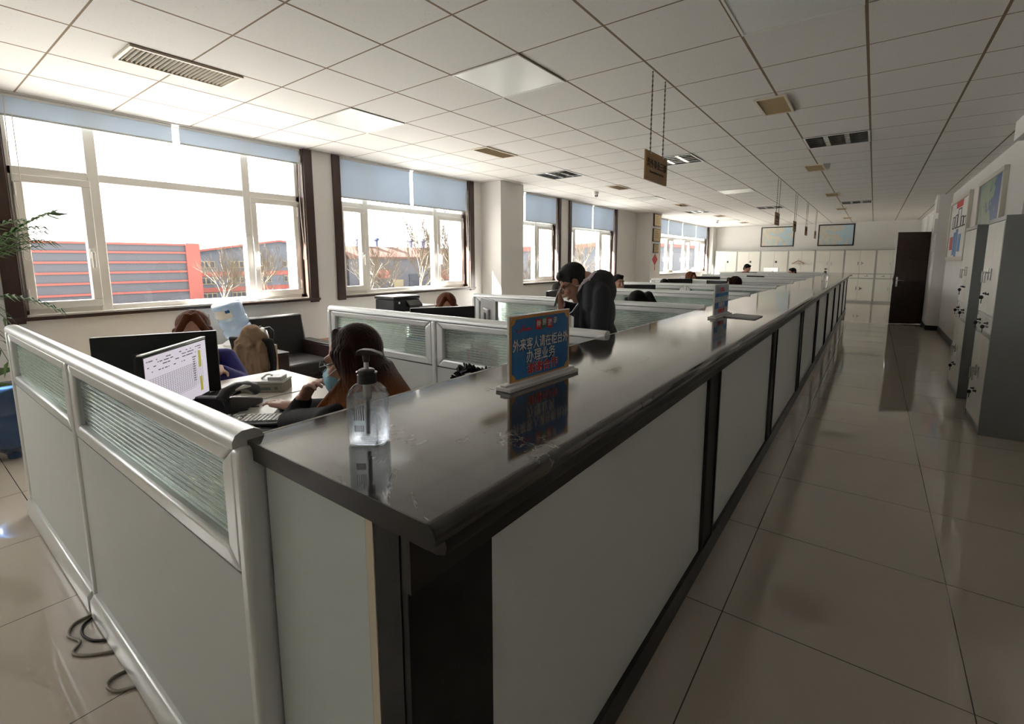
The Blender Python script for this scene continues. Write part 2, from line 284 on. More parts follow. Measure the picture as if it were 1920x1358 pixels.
    def build(s, name, m, parent=None, bevel=0, seg=2, smooth=True, ang=40, loc=None, rot=None):
        me = bpy.data.meshes.new(name); me.from_pydata(s.v, [], s.f)
        me.materials.append(m)
        if smooth: me.shade_smooth(); me.set_sharp_from_angle(angle=math.radians(ang))
        o = bpy.data.objects.new(name, me); COL.objects.link(o)
        if parent: o.parent = parent
        if loc: o.location = loc
        if rot: o.rotation_euler = rot
        if bevel:
            b = o.modifiers.new('bevel', 'BEVEL'); b.width = bevel; b.segments = seg; b.limit_method = 'ANGLE'; b.angle_limit = math.radians(50); b.harden_normals = False; b.loop_slide = False
        return o
    def blob(s, name, m, parent, voxel, smooth=3):                 # one continuous skin over overlapping volumes
        o = s.build(name, m, parent)
        r = o.modifiers.new('remesh', 'REMESH'); r.mode = 'VOXEL'; r.voxel_size = voxel; r.use_smooth_shade = True
        q = o.modifiers.new('smooth', 'SMOOTH'); q.iterations = smooth; q.factor = .5
        return o
def tag(o, label=None, cat=None, group=None, kind=None):
    if label: o['label'] = label
    if cat: o['category'] = cat
    if group: o['group'] = group
    if kind: o['kind'] = kind
    return o
def thing(name, label, cat, loc=(0, 0, 0), rz=0, group=None):
    o = bpy.data.objects.new(name, None); COL.objects.link(o); o.location = loc; o.rotation_euler = (0, 0, rz); o.empty_display_size = .1
    return tag(o, label, cat, group)
def struct(name, mb, m, parent=None, **kw):
    o = mb.build(name, m, parent, **kw)
    if not parent: o['kind'] = 'structure'
    return o
def sroot(name, loc=(0, 0, 0)):
    o = bpy.data.objects.new(name, None); COL.objects.link(o); o.location = loc; o['kind'] = 'structure'; return o
def dup(root, loc, rz=None, label=None, group=None):
    r = root.copy(); COL.objects.link(r); r.location = loc
    if rz is not None: r.rotation_euler = (0, 0, rz)
    if label: r['label'] = label
    if group: r['group'] = group
    for ch in list(root.children):
        c = ch.copy(); COL.objects.link(c); c.parent = r
        for g in list(ch.children):
            d = g.copy(); COL.objects.link(d); d.parent = c
    return r
def text(s, size, m, parent, loc, rot, name='lettering', sx=1, ext=.0006, align='CENTER', bold=0):
    cu = bpy.data.curves.new(name, 'FONT'); cu.body = s; cu.size = size; cu.align_x = align; cu.align_y = 'CENTER'; cu.extrude = ext; cu.offset = bold
    q = bpy.data.objects.new(name, cu); cu.materials.append(m); me = q.to_mesh().copy(); q.to_mesh_clear(); bpy.data.objects.remove(q); bpy.data.curves.remove(cu)
    me.name = name; o = bpy.data.objects.new(name, me); COL.objects.link(o); o.parent = parent; o.location = loc; o.rotation_euler = rot; o.scale = (sx, 1, 1)
    return o
ORD = ['first', 'second', 'third', 'fourth', 'fifth', 'sixth', 'seventh', 'eighth', 'ninth', 'tenth']

# ------------------------------------------------------------------ room shell
WX, WXO, RX, BY, NY = -5.42, -5.87, 1.17, 20.92, -3.2
SILL, HEAD = 1.03, 2.765
WINS = [(-2.35, .05), (.70, 3.15), (3.63, 6.03), (6.98, 8.83), (9.38, 11.65), (14.2, 20.3)]
struct('floor', MB().box(WXO, NY, -.1, 3.2, BY+.2, 0), M['floor'])
skip = {(a, b) for b in (9, 21) for a in (-1, 2, 5)}
mb = MB()
x_lo, x_hi = WXO, 3.2
xs = [x_lo] + [AX+PX*a for a in range(-2, 12) if x_lo < AX+PX*a < x_hi] + [x_hi]
ys = [NY] + [AY+PY_*b for b in range(-6, 34) if NY < AY+PY_*b < BY] + [BY+.2]
for i in range(len(xs)-1):
    for j in range(len(ys)-1):
        a = round((xs[i]-AX)/PX); b = round((ys[j]-AY)/PY_)
        if (a, b) in skip and i and j: continue
        mb.add([(xs[i], ys[j], CEIL), (xs[i], ys[j+1], CEIL), (xs[i+1], ys[j+1], CEIL), (xs[i+1], ys[j], CEIL)], [(0, 1, 2, 3)])
struct('ceiling', mb, M['ceil'])
struct('ceiling_slab', MB().box(WXO-.0, NY, CEIL+.14, 3.2, BY+.2, CEIL+.25), M['concrete'])
mb = MB(); e = [NY] + [v for p in WINS for v in p] + [BY+.2]
for i in range(0, len(e), 2): mb.box(WXO, e[i], 0, WX, e[i+1], CEIL+.14)
for a, b in WINS: mb.box(WXO, a, 0, WX, b, SILL-.03); mb.box(WXO, a, HEAD, WX, b, CEIL+.14)
struct('wall_left', mb, M['wall'])
mb = MB()
for i in range(0, len(e), 2): mb.box(WXO-.02, e[i], -.5, WXO, e[i+1], CEIL+.3)
for a, b in WINS: mb.box(WXO-.02, a, -.5, WXO, b, SILL-.03)
mb.box(-6.21, NY-2, 2.80, WXO, BY+3, 2.95)
struct('wall_outside', mb, M['concrete'])
struct('wall_back', MB().box(WX, BY, 0, 3.2, BY+.2, CEIL+.14), M['wall'])
mb = MB(); mb.box(3.0, NY, 0, 3.2, 3.4, CEIL+.14); mb.box(1.3, 3.2, 0, 3.2, 3.4, CEIL+.14); mb.box(1.30, 3.4, 0, 1.5, 7.13, CEIL+.14); mb.box(RX, 7.13, 0, 1.5, 13.2, CEIL+.14)
mb.box(.975, 13.2, 0, 1.5, 14.32, CEIL+.14); mb.box(1.16, 15.15, 0, 1.5, BY, CEIL+.14); mb.box(1.16, 14.32, 2.12, 1.5, 15.15, CEIL+.14)
mb.box(.985, 3.4, 2.60, 1.30, 6.75, CEIL)
struct('wall_right', mb, M['wall'])
struct('wall_hall', MB().box(2.6, 13.2, 0, 2.7, 16.5, CEIL), M['wall'])
struct('wall_near', MB().box(WXO, NY-.2, 0, 3.2, NY, CEIL+.14), M['wall'])
struct('column_1', MB().box(WX, 6.34, 0, -4.99, 6.98, CEIL), M['wall'], bevel=.004)
struct('column_2', MB().box(WX, 13.1, 0, -5.0, 13.86, CEIL), M['wall'], bevel=.004)
struct('column_3', MB().box(WX, 20.45, 0, -5.25, BY, CEIL), M['wall'], bevel=.004)
mb = MB(); mb.box(RX-.012, 7.13, 0, RX, 13.2, .1); mb.box(.963, 13.188, 0, RX, 13.2, .1); mb.box(.963, 13.2, 0, .975, 14.3, .1); mb.box(1.148, 15.2, 0, 1.16, BY, .1)
struct('baseboard_right', mb, M['tile_edge'])
mb = MB()
for y0, y1 in ((NY, .06), (.06, 6.34), (6.98, 13.1), (13.86, 20.4)): mb.box(WX, y0, 0, WX+.012, y1, .1)
struct('baseboard_left', mb, M['tile_edge'])
struct('baseboard_back', MB().box(-5.2, BY-.012, 0, 1.1, BY, .1), M['tile_edge'])

# windows
def window(n, y0, y1, muls, blind_z, gaps, chain=True):
    fx0, fx1 = -5.60, -5.53
    r = sroot('window_%d' % n)
    f = MB(); T = 2.2
    f.box(fx0, y0, SILL, fx1, y1, SILL+.055); f.box(fx0, y0, HEAD-.05, fx1, y1, HEAD); f.box(fx0, y0, SILL, fx1, y0+.05, HEAD); f.box(fx0, y1-.05, SILL, fx1, y1, HEAD)
    f.box(fx0, y0, T-.035, fx1, y1, T+.035)
    for m in muls: f.box(fx0-.01, m-.04, SILL, fx1+.01, m+.04, HEAD)
    f.build('window_frame', M['pvc'], r, bevel=.006)
    edges = [y0+.05] + [v for m in muls for v in (m-.04, m+.04)] + [y1-.05]
    segs = [(edges[i], edges[i+1]) for i in range(0, len(edges), 2)]
    for k, (a, b) in enumerate(segs):
        MB().box(-5.572, a, T+.03, -5.566, b, HEAD-.045).build('pane', M['pane'], r)
        if (b-a) < .75:                                             # opening casement
            s = MB(); z0, z1 = SILL+.05, T-.03; t = .062
            s.box(-5.59, a-.012, z0, -5.505, b+.012, z0+t); s.box(-5.59, a-.012, z1-t, -5.505, b+.012, z1); s.box(-5.59, a-.012, z0+t, -5.505, a+t-.012, z1-t); s.box(-5.59, b-t+.012, z0+t, -5.505, b+.012, z1-t)
            s.build('casement', M['pvc'], r, bevel=.006)
            MB().box(-5.555, a+t-.012, z0+t, -5.549, b-t+.012, z1-t).build('pane', M['pane'], r)
            hy = b-t/2 if k == 0 else a+t/2
            h = MB(); h.box(-5.505, hy-.014, 1.50, -5.49, hy+.014, 1.59); h.box(-5.49, hy-.008, 1.535, -5.455, hy+.008, 1.555); h.box(-5.463, hy-.011, 1.42, -5.447, hy+.011, 1.56)
            h.build('window_handle', M['pvc'], r, bevel=.004)
            hh = MB(); yh = a if k == 0 else b
            for z in (1.2, 2.05): hh.cyl((-5.50, yh, z-.05), (-5.50, yh, z+.05), .009, n=8)
            hh.build('hinge', M['pvc'], r)
        else:
            MB().box(-5.572, a, SILL+.05, -5.566, b, T-.03).build('pane', M['pane'], r)
    t = MB()                                                        # dark casing round the opening
    for a, b in ((y0-.105, y0), (y1, y1+.105)): t.box(WX, a, SILL-.05, WX+.028, b, HEAD); 
    t.box(-5.53, y0, SILL, WX, y0+.012, HEAD); t.box(-5.53, y1-.012, SILL, WX, y1, HEAD)
    t.box(-5.53, y0-.105, SILL-.03, WX+.035, y1+.12, SILL)
    struct('trim_%d' % n, t, M['dark_wood'], bevel=.003)
    b = MB()
    b.box(-5.53, y0+.012, SILL, WX, y1-.012, SILL+.012)
    struct('trim_%d' % (n+10), b, M['pvc'])
    es = [y0+.02] + [v for g in gaps for v in (g-.03, g+.03)] + [y1-.02]
    for k in range(0, len(es), 2):
        a, c = es[k], es[k+1]; nm = ['nearest', 'next', 'third', 'farthest'][k//2] if len(es) > 4 else ['nearer', 'farther'][k//2]
        bl = thing('roller_blind', '%s pale blue roller blind half of the %s window along the wall' % (nm, ORD[n-1]) if n < 6 else '%s pale blue roller blind half of the window behind the viewpoint' % nm, 'blind', (WX-.03, (a+c)/2, HEAD), 0, 'pale blue roller blinds')
        h = (c-a)/2
        MB().box(-.002, -h, blind_z-HEAD, .0, h, -.01).build('blind_cloth', M['blind'], bl)
        MB().cyl((-.0, -h, -.012), (-.0, h, -.012), .014, n=10).build('roller_tube', M['white'], bl)
        MB().box(-.006, -h, blind_z-HEAD-.012, .005, h, blind_z-HEAD+.004).build('bottom_bar', M['cab_frame'], bl, bevel=.002)
        if chain and (k == len(es)-2 or (k == 0 and n == 1)):
            yy = h-.015 if k else -h+.04; zz = -1.25
            p = [(.03, yy-.012, -.03)] + [(.03+.004*math.sin(i), yy-.012-.012*math.sin(i*.5), zz*i/8) for i in range(1, 8)]
            p += [(.03, yy-.02*math.cos(q)-.0, zz-.03*math.sin(q)) for q in (0.2, .8, 1.57, 2.3, 2.9)] + [(.03, yy+.02, zz*i/8) for i in range(7, 0, -1)]
            MB().tube(p, .0035, 6).build('pull_cord', M['cord'], bl)
window(1, *WINS[1], [1.25, 2.54], 2.605, [1.89]); window(2, *WINS[2], [4.07, 5.36], 2.28, [4.83])
window(3, *WINS[3], [7.3, 8.16], 2.24, [7.66]); window(4, *WINS[4], [9.73, 11.02], 2.225, [10.47])
window(5, *WINS[5], [15.95, 16.5, 17.75, 18.35, 19.55], 2.31, [15.75, 17.2, 18.8])
window(6, *WINS[0], [-1.8, -.5], 2.3, [-1.15], False)

# ------------------------------------------------------------------ ceiling fixtures
def cell(a, b): return AX+PX*a, AY+PY_*b
ROWN = {3: 'nearest row', 9: 'second row', 15: 'third row', 21: 'fourth row', 27: 'fifth row'}
COLN = {-1: 'near the windows', 2: 'over the cubicles', 5: 'over the corridor'}
for b in (3, 15, 27):
    for a in (-1, 2, 5):
        if b == 27 and a != -1 or (b == 15 and a == 5): continue
        x, y = cell(a, b)
        t = thing('flat_ceiling_light', 'white flat square ceiling light panel %s, %s of lights' % (COLN[a], ROWN[b]), 'ceiling light', (x+PX/2, y+PY_/2, CEIL), 0, 'flat ceiling light panels')
        MB().box(-.28, -.285, -.006, .28, .285, 0).build('diffuser', M['lamp_panel'], t)
        f = MB()
        for x0, y0, x1, y1 in ((-.29, -.295, .29, -.283), (-.29, .283, .29, .295), (-.29, -.283, -.278, .283), (.278, -.283, .29, .283)): f.box(x0, y0, -.009, x1, y1, 0)
        f.build('light_frame', M['white'], t)
for b in (9, 21):
    for a in (-1, 2, 5):
        x, y = cell(a, b)
        t = thing('louvre_ceiling_light', 'recessed mirror-louvre ceiling light %s, %s of lights' % (COLN[a], ROWN[b]), 'ceiling light', (x+PX/2, y+PY_/2, CEIL), 0, 'recessed louvre ceiling lights')
        h = MB(); h.box(-.29, -.295, .12, .29, .295, .13)
        for x0, y0, x1, y1 in ((-.295, -.3, .295, -.288), (-.295, .288, .295, .3), (-.295, -.288, -.283, .288), (.283, -.288, .295, .288)): h.box(x0, y0, -.004, x1, y1, .125)
        h.build('lamp_housing', M['lamp_dark'], t)
        f = MB()
        for x0, y0, x1, y1 in ((-.293, -.298, .293, -.28), (-.293, .28, .293, .298), (-.293, -.28, -.275, .28), (.275, -.28, .293, .28)): f.box(x0, y0, -.008, x1, y1, -.003)
        f.build('light_frame', M['white'], t)
        l = MB()
        for i in range(1, 3): xx = -.28+.56*i/3; l.prism([(xx-.022, .0), (xx+.022, .0), (xx+.006, .05), (xx-.006, .05)], 'y', -.285, .285)
        for j in range(1, 5): yy = -.285+.57*j/5; l.box(-.28, yy-.004, -.002, .28, yy+.004, .045)
        l.build('louvre', M['louvre'], t, smooth=False)
        k = MB()
        for i in range(3): xx = -.28+.56*(i+.5)/3; k.cyl((xx, -.27, .085), (xx, .27, .085), .013, n=10)
        k.build('tube_lamp', M['white'], t)
def vent(label, x0, y0, x1, y1, m, along_x, n):
    t = thing('air_vent', label, 'air vent', ((x0+x1)/2, (y0+y1)/2, CEIL), 0, 'ceiling air vents'); a, b = (x1-x0)/2, (y1-y0)/2
    f = MB(); w_ = .022
    for p in ((-a, -b, a, -b+w_), (-a, b-w_, a, b), (-a, -b+w_, -a+w_, b-w_), (a-w_, -b+w_, a, b-w_)): f.box(p[0], p[1], -.014, p[2], p[3], 0)
    f.build('vent_frame', M['vent_frame'], t, bevel=.003)
    MB().box(-a+w_, -b+w_, -.002, a-w_, b-w_, 0).build('backing', M['dark_slot'] if not along_x or n > 20 else M['dark_slot'], t)
    s = MB()
    for i in range(n):
        if along_x: c = -b+w_+(2*b-2*w_)*(i+.5)/n; k = .5 if n > 20 else 1; s.prism([(c-.006*k, -.002), (c-.003*k, -.002), (c+.004*k, -.012), (c+.001*k, -.012)], 'x', -a+w_, a-w_)
        else: c = -a+w_+(2*a-2*w_)*(i+.5)/n; s.prism([(c-.008, -.002), (c-.005, -.002), (c+.004, -.012), (c+.001, -.012)], 'y', -b+w_, b-w_)
    s.build('slats', m, t, smooth=False)
vent('large ivory ceiling vent with dark slats close to the nearest window', -4.02, 1.08, -3.69, 1.74, M['vent_frame'], True, 24)
for i, (y0, y1) in enumerate(((4.39, 5.0), (7.95, 8.5), (11.5, 12.06), (15.1, 15.6), (18.35, 18.85))):
    vent('tan slatted ceiling vent over the window-side desks, %s from the front' % ORD[i], -3.9, y0, -3.66, y1, M['tan'], False, 14)
for i, (y0, y1) in enumerate(((4.5, 5.02), (7.96, 8.5), (11.5, 12.06), (15.0, 15.4), (18.35, 18.8))):
    vent('tan slatted ceiling vent over the corridor, %s from the front' % ORD[i], -.90, y0, -.66, y1, M['tan'], True, 16)
for i, (x, y) in enumerate(((-4.39, 8.53), (-4.27, 16.97))):
    t = thing('dome_camera', 'white ceiling security camera %s' % ('between the second and third windows' if i == 0 else 'by the farthest window'), 'camera', (x, y, CEIL), -.8, 'ceiling security cameras')
    MB().lathe([(.055, 0), (.058, -.012), (.05, -.05)], 20).build('mount', M['white'], t)
    MB().ell((.01, 0, -.065), (.046, .046, .046)).build('eyeball', M['white'], t)
    b = MB(); b.cyl((.045, -.017, -.075), (.058, -.017, -.08), .013); b.cyl((.045, .017, -.075), (.058, .017, -.08), .013); b.build('lens', M['black'], t)
for i, (y0, y1) in enumerate(((3.32, 3.75), (8.83, 9.24), (11.02, 11.42), (13.03, 13.45), (15.2, 15.6))):
    t = thing('hanging_sign', ['ochre hanging department sign with black lettering, nearest of the signs', 'second hanging sign along the aisle, small ochre board', 'third hanging sign along the aisle, before the province map', 'fourth hanging sign along the aisle, between the two maps', 'farthest hanging sign, seen edge-on beside the country map'][i], 'sign', (-1.332, (y0+y1)/2, 2.04), 0, 'hanging department signs')
    h = (y1-y0)/2
    MB().box(-.006, -h, 0, .006, h, .2).build('board', M['sign_wood'], t, bevel=.001)
    for s in (-1, 1):
        c = MB(); yy = s*h*.58; z = .2; k = 0
        while z < CEIL-2.04:
            z2 = min(z+.016, CEIL-2.04); d = .0035 if k % 2 else 0
            c.box(-.0015-d, yy-.0015-(.0035-d), z, .0015+d, yy+.0015+(.0035-d), z2); z = z2; k += 1
        c.build('chain', M['lamp_dark'], t, smooth=False)
    for s in (-1, 1): MB().cyl((-.004, s*h*.58, .19), (.009, s*h*.58, .19), .008, n=10).build('hook', M['steel'], t)
    text('海外事业三部', .064, M['ink'], t, (.0068, 0, .115), (PI/2, 0, PI/2), 'department_lettering', 1.0, bold=.001)
    text('Overseas Business Dept Three', .024, M['ink'], t, (.0068, 0, .062), (PI/2, 0, PI/2), 'english_lettering', .95, bold=.0004)

# ------------------------------------------------------------------ cubicle partitions
PYS = [.44] + [.44+1.74*k for k in range(1, 10)]
def partition(x0, x1, y, label, post_at):
    t = thing('cubicle_partition', label, 'partition', ((x0+x1)/2, y, 0), 0, 'cubicle partitions'); a = (x1-x0)/2; th = .026
    a -= .022
    MB().box(-a, -.021, .10, a, .021, .785).build('lower_panel', M['laminate'], t)
    f = MB(); bz, tz, sw = .79, 1.085, .062
    def rail(x0, z0, x1, z1): f.box(x0, -th, z0, x1, th, z1)
    f.prism([(-a, bz), (a, bz), (a-sw, bz+.052), (-a+sw, bz+.052)], 'y', -th, th); f.prism([(-a, tz), (-a+sw, tz-.045), (a-sw, tz-.045), (a, tz)], 'y', -th, th)
    f.prism([(-a, bz), (-a+sw, bz+.052), (-a+sw, tz-.045), (-a, tz)], 'y', -th, th); f.prism([(a, bz), (a, tz), (a-sw, tz-.045), (a-sw, bz+.052)], 'y', -th, th)
    f.build('glazing_frame', M['alu'], t, bevel=.011, seg=3)
    MB().box(-a+.05, -.004, bz+.045, a-.05, .004, tz-.04).build('ribbed_glass', M['ribbed'], t)
    g = MB(); g.box(-a, -.018, .783, a, .018, .792); g.box(-a, -.020, tz-.002, a, .020, tz+.006); g.build('gasket', M['gasket'], t)
    c = MB(); c.prism([(-.033, 1.088), (.033, 1.088), (.033, 1.102), (.026, 1.116), (.012, 1.123), (-.012, 1.123), (-.026, 1.116), (-.033, 1.102)], 'x', -a-.022, a+.022)
    c.build('top_cap', M['alu'], t, ang=60)
    b = MB(); b.prism([(-.048, .008), (.048, .008), (.048, .085), (.034, .104), (-.034, .104), (-.048, .085)], 'x', -a-.005, a+.005); b.build('base_rail', M['alu'], t, bevel=.004)
    k = MB(); k.box(-a, -.03, 0, a, .03, .01); k.build('foot_strip', M['gasket'], t)
    for s in post_at:
        p = MB(); xx = s*(a+.022); p.box(xx-.021, -.031, .0, xx+.021, .031, 1.09); p.build('post', M['alu'], t, bevel=.013, seg=3)
partition(-3.86, -2.5, .44, 'nearest grey cubicle partition, end section beside the potted palm', (-1,))
partition(-2.5, -1.03, .44, 'nearest grey cubicle partition, section joining the counter end', (-1, 1))
for k in range(1, 10):
    partition(-3.45, -2.26, PYS[k], 'window-side partition section, %s row from the front' % ORD[k], (-1, 1))
    partition(-2.26, -1.04, PYS[k], 'counter-side partition section, %s row from the front' % ORD[k], (1,))

# ------------------------------------------------------------------ long counter
ct = thing('reception_counter', 'long reception counter with black marble top and white front panels', 'counter', (0, 0, 0))
CX0, CX1, CF, CY0, CY1 = -1.04, -.468, -.56, .44, 16.75
def nose(cx, cz, rx, rz_, a0, a1, n=10): return [(cx+rx*math.cos(a0+(a1-a0)*i/n), cz+rz_*math.sin(a0+(a1-a0)*i/n)) for i in range(n+1)]
prof = nose(CX0, 1.08, .014, .02, 1.5*PI, .5*PI) + nose(CX1-.018, 1.08, .020, .02, PI/2, -PI/2)
ys_ = [CY0, 4.78, 7.9, 11.4, CY1]
for i in range(4):
    mb = MB(); mb.prism(prof[::-1], 'y', ys_[i]+(.0015 if i else 0), ys_[i+1]); mb.build('countertop', M['marble'], ct, smooth=False)
MB().prism([(CX1-.05, 1.03), (CX1-.045, 1.06), (CX1-.012, 1.06), (CX1-.008, 1.05), (CX1-.012, 1.036), (CX1-.03, 1.03)][::-1], 'y', CY0+.03, CY1).build('front_moulding', M['marble_edge'], ct)
MB().prism(prof[::-1], 'y', CY0-.0025, CY0-.0002).build('end_edging', M['marble_edge'], ct, smooth=False)
MB().box(CF-.02, CY0+.02, .945, CF+.012, CY1, 1.045).build('apron', M['marble_edge'], ct)
MB().box(CF-.02, CY0+.02, 0, CF+.012, CY1, .10).build('plinth', M['marble_edge'], ct)
posts = [(.46, .672)] + [(2.24+1.74*k, 2.41+1.74*k) for k in range(9)]
for a, b in posts:
    if b > CY1: break
    q = MB(); q.box(CF-.02, a, .10, CF+.004, b, .945); q.build('front_stile', M['counter_black'], ct)
    if a > 1:
        q = MB(); q.box(CF-.01, a-.014, .10, CF+.012, a+.004, .945); q.box(CF-.01, b-.004, .10, CF+.012, b+.014, .945); q.build('stile_trim', M['gasket'], ct)
for k in range(len(posts)):
    a = posts[k][1]+.002; b = posts[k+1][0]-.002 if k+1 < len(posts) else CY1
    if a > CY1: break
    MB().box(CF-.02, a, .10, CF-.004, min(b, CY1), .945).build('front_panel', M['counter_white'], ct)
MB().box(CX0+.04, CY0+.018, .0, CF-.10, CY0+.034, 1.06).build('end_panel', M['end_panel'], ct)
MB().box(CF-.098, CY0+.017, .0, CF-.078, CY0+.034, 1.06).build('edge_band', M['edge_band'], ct)
MB().box(CF-.076, CY0+.018, 0, CF-.012, CY0+.03, 1.06).build('corner_strip', M['counter_black'], ct)
MB().box(CX0+.02, CY0+.03, .0, CX0+.036, CY1, 1.06).build('back_panel', M['laminate'], ct)
MB().box(CX0+.04, CY1-.02, .0, CF-.02, CY1, 1.06).build('far_end_panel', M['laminate'], ct)

MB().tube([(CX0-.009, CY0+.02, 1.0965), (CX0-.009, CY1, 1.0965)], .0042, 6).build('back_edge_strip', M['white'], ct)

# notice stands on the counter
def notice(x, y, rz, label, kind):
    t = thing('notice_stand', label, 'sign', (x, y, 1.1), rz, 'blue notices on the counter')
    b = MB(); b.box(-.028, -.178, 0, .028, .178, .012); b.box(-.012, -.178, .012, .012, .178, .02); b.build('base', M['acrylic'], t, bevel=.002)
    z0, z1, h = .014, .216, .155
    MB().box(-.004, -h, z0, .004, h, z1).build('board', M['acrylic'], t, bevel=.001)
    if kind == 0:
        MB().box(.004, -h+.003, z0+.003, .0048, h-.003, z1-.003).build('orange_border', M['sign_border'], t)
        c = .02; u = h-.011; a, d = z0+.011, z1-.011
        MB().prism([(-u+c, a), (u-c, a), (u-c*.6, a+c*.6), (u, a+c), (u, d-c), (u-c*.6, d-c*.6), (u-c, d), (-u+c, d), (-u+c*.6, d-c*.6), (-u, d-c), (-u, a+c), (-u+c*.6, a+c*.6)], 'x', .0048, .0054).build('blue_print', M['sign_blue'], t)
        R = (PI/2, 0, PI/2)
        text('外来客人请在柜台外', .0395, M['ink'], t, (.0056, 0, .125), R, 'notice_shadow', .80, bold=.0012); text('外来客人请在柜台外', .0395, M['ink_white'], t, (.0066, 0, .125), R, 'notice_lettering', .80, bold=.0003)
        text('办理业务', .0405, M['ink'], t, (.0056, -.005, .086), R, 'notice_shadow', .93, bold=.0012); text('办理业务', .0405, M['ink_white'], t, (.0066, -.005, .086), R, 'notice_lettering', .93, bold=.0003)
        text('谢谢合作', .036, M['ink_white'], t, (.0056, .005, .048), R, 'thanks_outline', 1.12, bold=.0012); text('谢谢合作', .036, M['ink_red'], t, (.0066, .005, .048), R, 'thanks_lettering', 1.12, bold=.0003)
        for i, (ch, m) in enumerate(zip('特别提示', (M['ink_red'], M['ink_green'], M['ink_red'], M['ink_blue']))):
            yy = -.018+i*.029; zc = .183+(.002 if i % 2 else -.002)
            MB().prism([(yy-.0145, zc-.018), (yy+.0145, zc-.014), (yy+.0145, zc+.018), (yy-.0145, zc+.014)] if i % 2 else [(yy-.0145, zc-.014), (yy+.0145, zc-.018), (yy+.0145, zc+.014), (yy-.0145, zc+.018)], 'x', .0055, .0062).build('flag_tile', m, t)
            text(ch, .022, M['ink_white'], t, (.0066, yy, zc), R, 'flag_lettering', .9, bold=.0004)
        lg = MB(); lg.tube([(.006, -.125, .176), (.006, -.12, .166), (.006, -.112, .17), (.006, -.105, .166), (.006, -.095, .182), (.006, -.088, .186)], .0014, 6)
        for i in range(5): lg.box(.0055, -.094+i*.0085, .168, .0062, -.088+i*.0085, .176)
        lg.build('red_logo', M['ink_red'], t)
        s = MB()
        for yy in (-h+.009, h-.009):
            for zz in (z0+.009, z1-.009): s.cyl((.0045, yy, zz), (.006, yy, zz), .003, n=8)
        s.build('corner_screw', M['steel'], t)
    else:
        u = h-.008
        MB().box(.004, -u, z0+.006, .0048, u, z1-.006).build('pale_reflection', M['sign_reflection'], t)  # pale areas are reflections painted as colour over the blue notice
        q = MB(); q.box(.0048, -u, .135, .0052, u, .158); q.box(.0048, -u, .06, .0052, u, .098); q.build('blue_band', M['sign_blue'], t)
        R = (PI/2, 0, PI/2)
        text('特别提示', .03, M['ink_red'], t, (.0054, 0, .18), R, 'flag_lettering', .9, bold=.0003)
        text('外来客人请在柜台外', .038, M['ink_white'], t, (.0056, 0, .117), R, 'notice_lettering', .8, bold=.0003)
        text('办理业务', .038, M['ink_white'], t, (.0056, 0, .079), R, 'notice_lettering', .92, bold=.0003); text('谢谢合作', .032, M['ink_red'], t, (.0056, 0, .04), R, 'thanks_lettering', 1.1, bold=.0003)
notice(-.812, 1.228, -.06, 'blue notice board with orange border in a white stand on the counter', 0)
notice(-.795, 3.375, -.04, 'farther blue notice in a white stand beside the grey mat', 1)
tag(MB().prism([(-.775, 3.345), (-.57, 3.30), (-.565, 3.53), (-.74, 3.58)], 'z', 1.1, 1.106).build('counter_mat', M['grey_plastic'], None), 'thin grey mat lying on the counter by the farther blue notice', 'mat')

